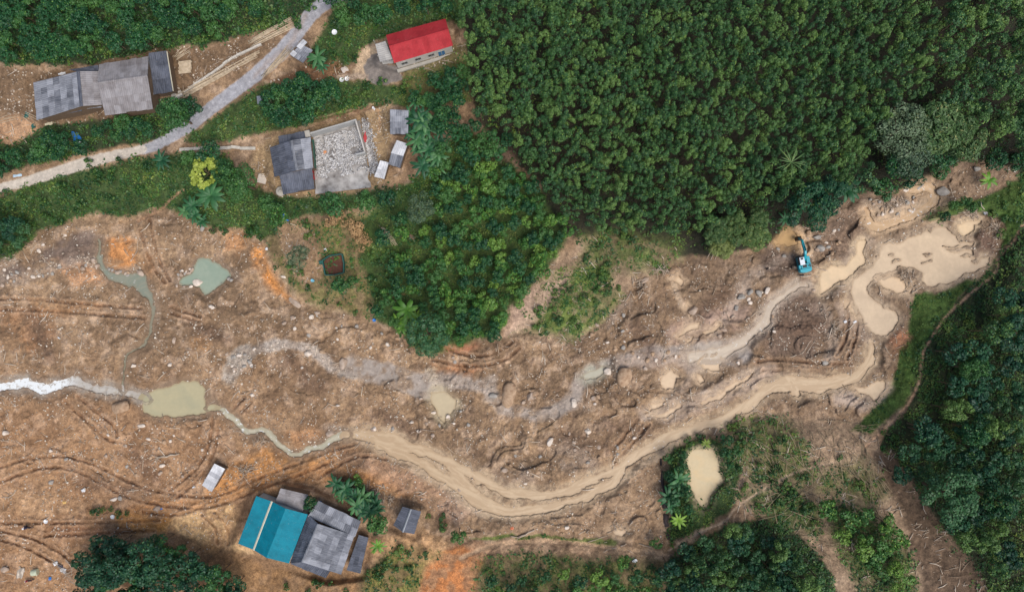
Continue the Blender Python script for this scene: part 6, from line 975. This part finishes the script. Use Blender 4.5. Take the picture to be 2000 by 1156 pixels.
cloth(147, 264, 2.8, 1.4, -62, BLUEP, 'tarpaulin', 'crumpled blue tarpaulin among the bushes below the leftmost house'); cloth(151, 274, 1.4, .9, -60, WHTP, 'tarpaulin', 'pale end of the crumpled tarpaulin below the leftmost house'); cloth(555, 427, 1.7, .6, -55, BLUEP, 'tarpaulin', 'curved blue plastic sheet on the rubbish slope', curve=.5)
cloth(40, 1118, 1.3, 2.3, -12, plain('clear_sheet', lin(176,162,146), .3, var=.15), 'plastic_sheet', 'dusty clear plastic sheet beside the bottom left boulder', 'plastic sheet', .5); cloth(124, 1113, 1.3, .9, -28, WHTP, 'panel', 'white board lying on the wreckage heap', 'board', .08); cloth(109, 1100, .9, .7, 20, WHTP, 'sack', 'white crumpled sack on top of the wreckage heap', 'sack', .4); cloth(118, 1105, 1.0, .6, -10, plain('navy_cloth', lin(34,44,76), .8), 'cloth', 'dark blue cloth on the wreckage heap', 'cloth', .3)
cloth(98, 1129, .5, .6, 0, BLUEP, 'bag', 'blue bag in the litter left of the trees', 'bag', .4); cloth(126, 981, .7, .5, 10, plain('yellow_plastic', lin(220,180,110), .5), 'bag', 'yellowish bag on the lower track edge', 'bag', .3); cloth(163, 957, .8, .7, 20, WHTP, 'sack', 'white sack on the dark mud above the lower track', 'sack', .4); cloth(378, 951, .5, .3, 20, WHTP, 'bag', 'small white bag left of the lone hut', 'bag', .3); cloth(315, 993, .5, .4, 20, BLUEP, 'bag', 'scrap of blue plastic beside a round boulder', 'bag', .2); cloth(1000, 1031, .6, .5, 20, plain('orange_plastic', lin(220,120,80), .5), 'bag', 'orange bag on the edge of the grass strip', 'bag', .3)
cloth(115, 660, .6, .25, -35, WHTP, 'bag', 'white scrap beside the hollow stone on the left mud', 'bag', .2); cloth(521, 486, .6, .5, 30, WHTP, 'bag', 'white litter in the dry garden', 'bag', .2); cloth(636, 487, .6, .5, 10, WHTP, 'bag', 'white litter above the netted pen', 'bag', .2); cloth(1651, 628, .6, .5, 30, WHTP, 'sack', 'white sack at the head of the right ruts', 'sack', .3); cloth(1669, 629, .9, .4, 30, WHTP, 'sheet', 'white torn sheet between the right ruts', 'sheet', .2); cloth(1925, 416, .7, .6, 30, WHTP, 'sack', 'white sack in the driftwood at the flood corner', 'sack', .3)
def lathe(u, v, prof, mat, name, label, cat, n=20, dz=0., tilt=0.):
    p = P3(u, v, dz); VV = []; k = len(prof)
    for i in range(n):
        a = 6.2832*i/n; VV += [(r_*math.cos(a), r_*math.sin(a), z_) for r_, z_ in prof]
    FF = [(i*k+j, ((i+1) % n)*k+j, ((i+1) % n)*k+j+1, i*k+j+1) for i in range(n) for j in range(k-1)]; o = link(name, npmesh(name, VV, FF, mat, smooth=True), None, p); o.rotation_euler = (tilt, tilt*.6, 0); return tag(o, label, cat)
DISH = [(.06,.5),(.25,.52),(.42,.6),(.5,.72),(.48,.73),(.4,.62),(.24,.56),(.02,.54)]; lathe(655, 66, [(.05,0),(.05,.5)]+DISH, WHTP, 'satellite_dish', 'round white satellite dish below the trees by the gravel road', 'satellite dish'); BARREL = [(0,0),(.29,0),(.31,.1),(.29,.45),(.31,.8),(.28,.88),(.25,.85),(0,.85)]
lathe(284, 217, BARREL, BLUEP, 'barrel', 'blue barrel below the wide grey roof eave', 'barrel'); lathe(130, 222, BARREL, BLUEP, 'barrel', 'dark blue barrel below the leftmost house eave', 'barrel'); lathe(626, 981, BARREL, BLUEP, 'barrel', 'blue barrel at the back corner of the big grey roof', 'barrel'); lathe(612, 548, BARREL, plain('pale_blue_plastic', lin(120,190,214), .4), 'bucket', 'light blue bucket below the netted pen', 'bucket'); lathe(732, 625, BARREL, BLUEP, 'barrel', 'blue barrel at the foot of the orchard', 'barrel')
BASIN = [(0,.05),(.26,.05),(.4,.28),(.42,.28),(.3,0),(0,0)]; lathe(668, 157, BASIN, WHTP, 'basin', 'left one of the two pale basins on the yard path', 'basin'); lathe(678, 155, BASIN, WHTP, 'basin', 'right one of the two pale basins on the yard path', 'basin'); lathe(91, 1017, BASIN, WHTP, 'basin', 'white basin on the edge of the upper left rut', 'basin'); lathe(221, 1008, BASIN, WHTP, 'basin', 'white basin below the row of green bushes', 'basin')
lathe(67, 247, BASIN, NET, 'basin', 'green basin on the ground below the crossed poles', 'basin'); lathe(500, 374, [(0,0),(.9,0),(.9,.3),(.75,.34),(.3,.32),(.3,.5),(.2,.5),(0,.5)], CONC, 'well_cover', 'round concrete well cover at the corner of the grey roofed yard', 'well', 26) if False else lathe(549, 374, [(0,0),(.9,0),(.92,.3),(.75,.34),(.3,.33),(.28,.5),(.2,.5),(0,.48)], CONC, 'well_cover', 'round concrete well cover at the front corner of the ruin', 'well', 26)
m = MB(); m.boxm(Matrix.Translation(P3(512,350,.1))@Matrix.Rotation(-.25,4,'Z'), 1.7, 1.6, .18); tag(m.build('concrete_slab', plain('pale_concrete', lin(214,200,184), .9)), 'pale concrete slab on the yard left of the ruin', 'slab'); m = MB(); m.boxm(Matrix.Translation(P3(805,463,.2))@Matrix.Rotation(-.6,4,'Z'), 1.1, .6, .35); tag(m.build('crate', WOODM), 'wooden crate under the pale grey green round tree', 'crate'); m = MB(); m.boxm(Matrix.Translation(P3(508,197,.5))@Matrix.Rotation(.1,4,'Z'), .8, 1.5, 1.); tag(m.build('water_box', METAL), 'grey metal box at the left side of the grove', 'box')
m = MB(); m.tube([P3(62,1118,.55), P3(74,1116,.55)], .62, 18); o = tag(m.build('water_tank', plain('pale_green_tank', lin(190,196,170), .4), bevel=.05), 'pale green tank lying on the bottom left dump', 'tank')
its = []
for k in range(9):
    a = 100+k*5.5+random.uniform(-2, 2); b = 1090+k*6; log(a-8, b-4, a+14, b+9, .06, f'board of the wreckage heap, {ORD(k+1)}from its upper end'.replace(', from', ', first from'), 'plank', DEADWOOD, 'boards of the wreckage heap', cat='board', lift=.1+.05*k, kink=.2)
cloth(34, 343, 1.7, .5, 8, plain('pale_blue_sheet', lin(190,214,232), .5), 'sheet', 'pale blue and white sheet at the verge of the concrete road', 'sheet', .25); cloth(730, 212, .8, .4, -50, WHTP, 'bag', 'white scrap on the footpath above the ruin', 'bag', .2); cloth(673, 136, 1.2, 1.0, 30, plain('pale_rag', lin(206,192,180), .8), 'sheet', 'pale stone coloured sheet at the edge of the yard', 'sheet', .2); cloth(1240, 1095, .9, .6, 30, WHTP, 'sheet', 'white sheet in the bushes of the bottom gully', 'sheet', .2)
cloth(52, 225, 1.1, .8, 70, NET, 'net', 'crumpled green net left of the leftmost house', 'net', .3); cloth(121, 144, 1.4, .5, 12, WHTP, 'sheet', 'white sheet behind the leftmost house', 'sheet', .2); cloth(95, 241, 1.5, .7, 5, plain('pale_rag2', lin(200,190,160), .8), 'mat', 'pale mat below the eave of the leftmost house', 'mat', .1)
# motorbikes
def motorbike(u, v, rot, col, label):
    p = P3(u, v); r = thing('motorbike', p, label, 'motorbike'); M = Matrix.Translation(p)@Matrix.Rotation(math.radians(rot), 4, 'Z')
    for y in (-.62, .62):
        m = MB(); n = 18; pts = [M@Vector((0, y+.28*math.cos(6.283*k/n), .3+.28*math.sin(6.283*k/n))) for k in range(n+1)]; m.tube(pts, .05, 6); w = m.build('wheel', BLK, r); m = MB()
        for k in range(6): a = 6.283*k/6; m.tube([M@Vector((0, y, .3)), M@Vector((0, y+.26*math.cos(a), .3+.26*math.sin(a)))], .012, 4)
        m.build('spoke', METAL, w)
    m = MB(); m.hexa([M@Vector(q) for q in ((-.12,-.5,.42),(.12,-.5,.42),(.14,.25,.35),(-.14,.25,.35))], [M@Vector(q) for q in ((-.1,-.7,.72),(.1,-.7,.72),(.1,.3,.62),(-.1,.3,.62))]); m.hexa([M@Vector(q) for q in ((-.1,.3,.4),(.1,.3,.4),(.08,.5,.4),(-.08,.5,.4))], [M@Vector(q) for q in ((-.16,.35,.9),(.16,.35,.9),(.1,.5,.95),(-.1,.5,.95))]); m.build('body', col, r, bevel=.02)
    m = MB(); m.boxm(M@Matrix.Translation((0,-.3,.78)), .24, .75, .1); m.build('seat', BLK, r, bevel=.03); m = MB(); m.tube([M@Vector((-.34,.3,1.0)), M@Vector((0,.42,.98)), M@Vector((.34,.3,1.0))], .02); m.tube([M@Vector((0,.45,.95)), M@Vector((0,.64,.3))], .03); m.build('handlebar', METAL, r); m = MB(); m.tube([M@Vector((0,.5,.85)), M@Vector((0,.58,.85))], .09, 12); m.build('headlight', WHTP, r)
    m = MB(); m.boxm(M@Matrix.Translation((0,-.78,.55)), .14, .4, .04); m.build('rear_mudguard', BLK, r); return r
motorbike(58, 1027, 80, plain('maroon_paint', lin(92,34,40), .35), 'ridden dark motorbike on the lower left dirt track'); motorbike(60, 1131, 100, plain('red_black_paint', lin(150,30,50), .35), 'parked dark motorbike beside the pale green tank')
# people
def person(u, v, rot, top, legs, hat, label, seated=False, z=0.):
    p = P3(u, v, z); J = {'pel': (0,0,.95), 'che': (0,0,1.28), 'nek': (0,0,1.48), 'hed': (0,.02,1.6), 'hd2': (0,.03,1.68), 'sl': (-.18,0,1.42), 'el': (-.26,.05,1.14), 'wl': (-.24,.2,.92), 'sr': (.18,0,1.42), 'er': (.27,.04,1.15), 'wr': (.22,.22,.95), 'hl': (-.1,0,.9), 'kl': (-.12,.04,.5), 'al': (-.12,-.02,.08), 'tl': (-.13,.14,.04), 'hr': (.1,0,.9), 'kr': (.12,.08,.5), 'ar': (.12,.02,.08), 'tr': (.13,.18,.04)}
    if seated:
        J.update(pel=(0,-.25,.88), che=(0,-.1,1.18), nek=(0,-.02,1.38), hed=(0,.03,1.5), hd2=(0,.05,1.58), sl=(-.18,-.05,1.32), el=(-.28,.1,1.1), wl=(-.32,.3,1.02), sr=(.18,-.05,1.32), er=(.28,.1,1.1), wr=(.32,.3,1.02), hl=(-.12,-.22,.86), kl=(-.2,.15,.72), al=(-.16,.05,.3), tl=(-.16,.2,.26), hr=(.12,-.22,.86), kr=(.2,.15,.72), ar=(.16,.05,.3), tr=(.16,.2,.26))
    R_ = {'pel': .15, 'che': .16, 'nek': .065, 'hed': .1, 'hd2': .09, 'sl': .075, 'sr': .075, 'el': .05, 'er': .05, 'wl': .035, 'wr': .035, 'hl': .1, 'hr': .1, 'kl': .07, 'kr': .07, 'al': .05, 'ar': .05, 'tl': .04, 'tr': .04}
    ks = list(J); E = [('pel','che'),('che','nek'),('nek','hed'),('hed','hd2'),('che','sl'),('sl','el'),('el','wl'),('che','sr'),('sr','er'),('er','wr'),('pel','hl'),('hl','kl'),('kl','al'),('al','tl'),('pel','hr'),('hr','kr'),('kr','ar'),('ar','tr')]
    J2 = dict(J)
    for s_, w in (('l', 'wl'), ('r', 'wr')):
        for f in range(5):
            k = f'{w}{f}'; b = J[w]; J2[k] = (b[0]+(f-2)*.018, b[1]+(.09 if f else .05), b[2]-.05); ks.append(k); E.append((w, k)); R_[k] = .009
    me = bpy.data.meshes.new('person'); me.from_pydata([J2[k] for k in ks], [(ks.index(a), ks.index(b)) for a, b in E], []); m, t, b = newmat('skin_and_clothes'); tc = nd(t, 'ShaderNodeTexCoord'); sp = nd(t, 'ShaderNodeSeparateXYZ'); t.links.new(tc.outputs['Object'], sp.inputs[0]); hz = J['pel'][2]; nz = J['nek'][2]
    c = mixc(t, ramp(t, sp.outputs[2], hz, hz+.01), legs, top); c = mixc(t, ramp(t, sp.outputs[2], nz+.02, nz+.03), c, lin(150,108,82)); t.links.new(c, b.inputs['Base Color']); b.inputs['Roughness'].default_value = .85; me.materials.append(m)
    o = link('person', me, None, p); o.rotation_euler = (0, 0, math.radians(rot)); o.modifiers.new('skin', 'SKIN'); sub = o.modifiers.new('sub', 'SUBSURF'); sub.levels = sub.render_levels = 1
    for i, k in enumerate(ks): me.skin_vertices[0].data[i].radius = (R_[k], R_[k])
    me.skin_vertices[0].data[0].use_root = True; tag(o, label, 'person')
    n = 14; prof = [(.13,-.02),(.125,.05),(.09,.12),(0,.14)] if not hat else [(.2,-.01),(.13,.02),(.1,.1),(0,.12)]; k = len(prof); VV = []
    for i in range(n): a = 6.2832*i/n; VV += [(r_*math.cos(a), r_*math.sin(a), z_) for r_, z_ in prof]
    FF = [(i*k+j, ((i+1) % n)*k+j, ((i+1) % n)*k+j+1, i*k+j+1) for i in range(n) for j in range(k-1)]; h_ = link('hat' if hat else 'hair', npmesh('hat', VV, FF, hat or BLK, smooth=True), o); h_.location = Vector(J['hd2'])+Vector((0, 0, .02)); return o
NAVY = lin(34,38,66); person(1562, 538, 20, NAVY, lin(38,36,44), None, 'person in dark blue clothes standing below the excavator'); person(1494, 525, 70, lin(40,38,48), lin(34,32,38), None, 'person in dark clothes on the mud left of the excavator'); person(1572, 606, 160, lin(26,26,34), lin(30,28,34), None, 'person in black on the dark mud below the grey stream')
person(56, 1027, 80, NAVY, lin(40,34,40), WHTP, 'motorbike rider in dark blue with a pale helmet', True, .02)

# torn black sheet fence along the edge of the muddy field
m = MB(); P = [P3(1289+k*1.1+random.uniform(-2, 2), 884+k*12) for k in range(15)]
for p, q in zip(P, P[1:]):
    if random.random() < .2: continue
    d = (q-p); d.z = 0; d.normalize(); s = Vector((-d.y, d.x, 0)); h = random.uniform(.2, .6); w = random.uniform(.25, .6); m.hexa([p-s*w, q-s*w*.8, q+s*w, p+s*w], [p-s*w*.3+Vector((0,0,h)), q-s*.2*w+Vector((0,0,h*.8)), q+s*.3*w+Vector((0,0,h*.7)), p+s*.2*w+Vector((0,0,h))])
tag(m.build('sheet_fence', plain('dark_sheet', lin(64,54,54), .8, var=.4)), 'torn dark sheet fence along the edge of the muddy field by the pond', 'fence', kind='thing')
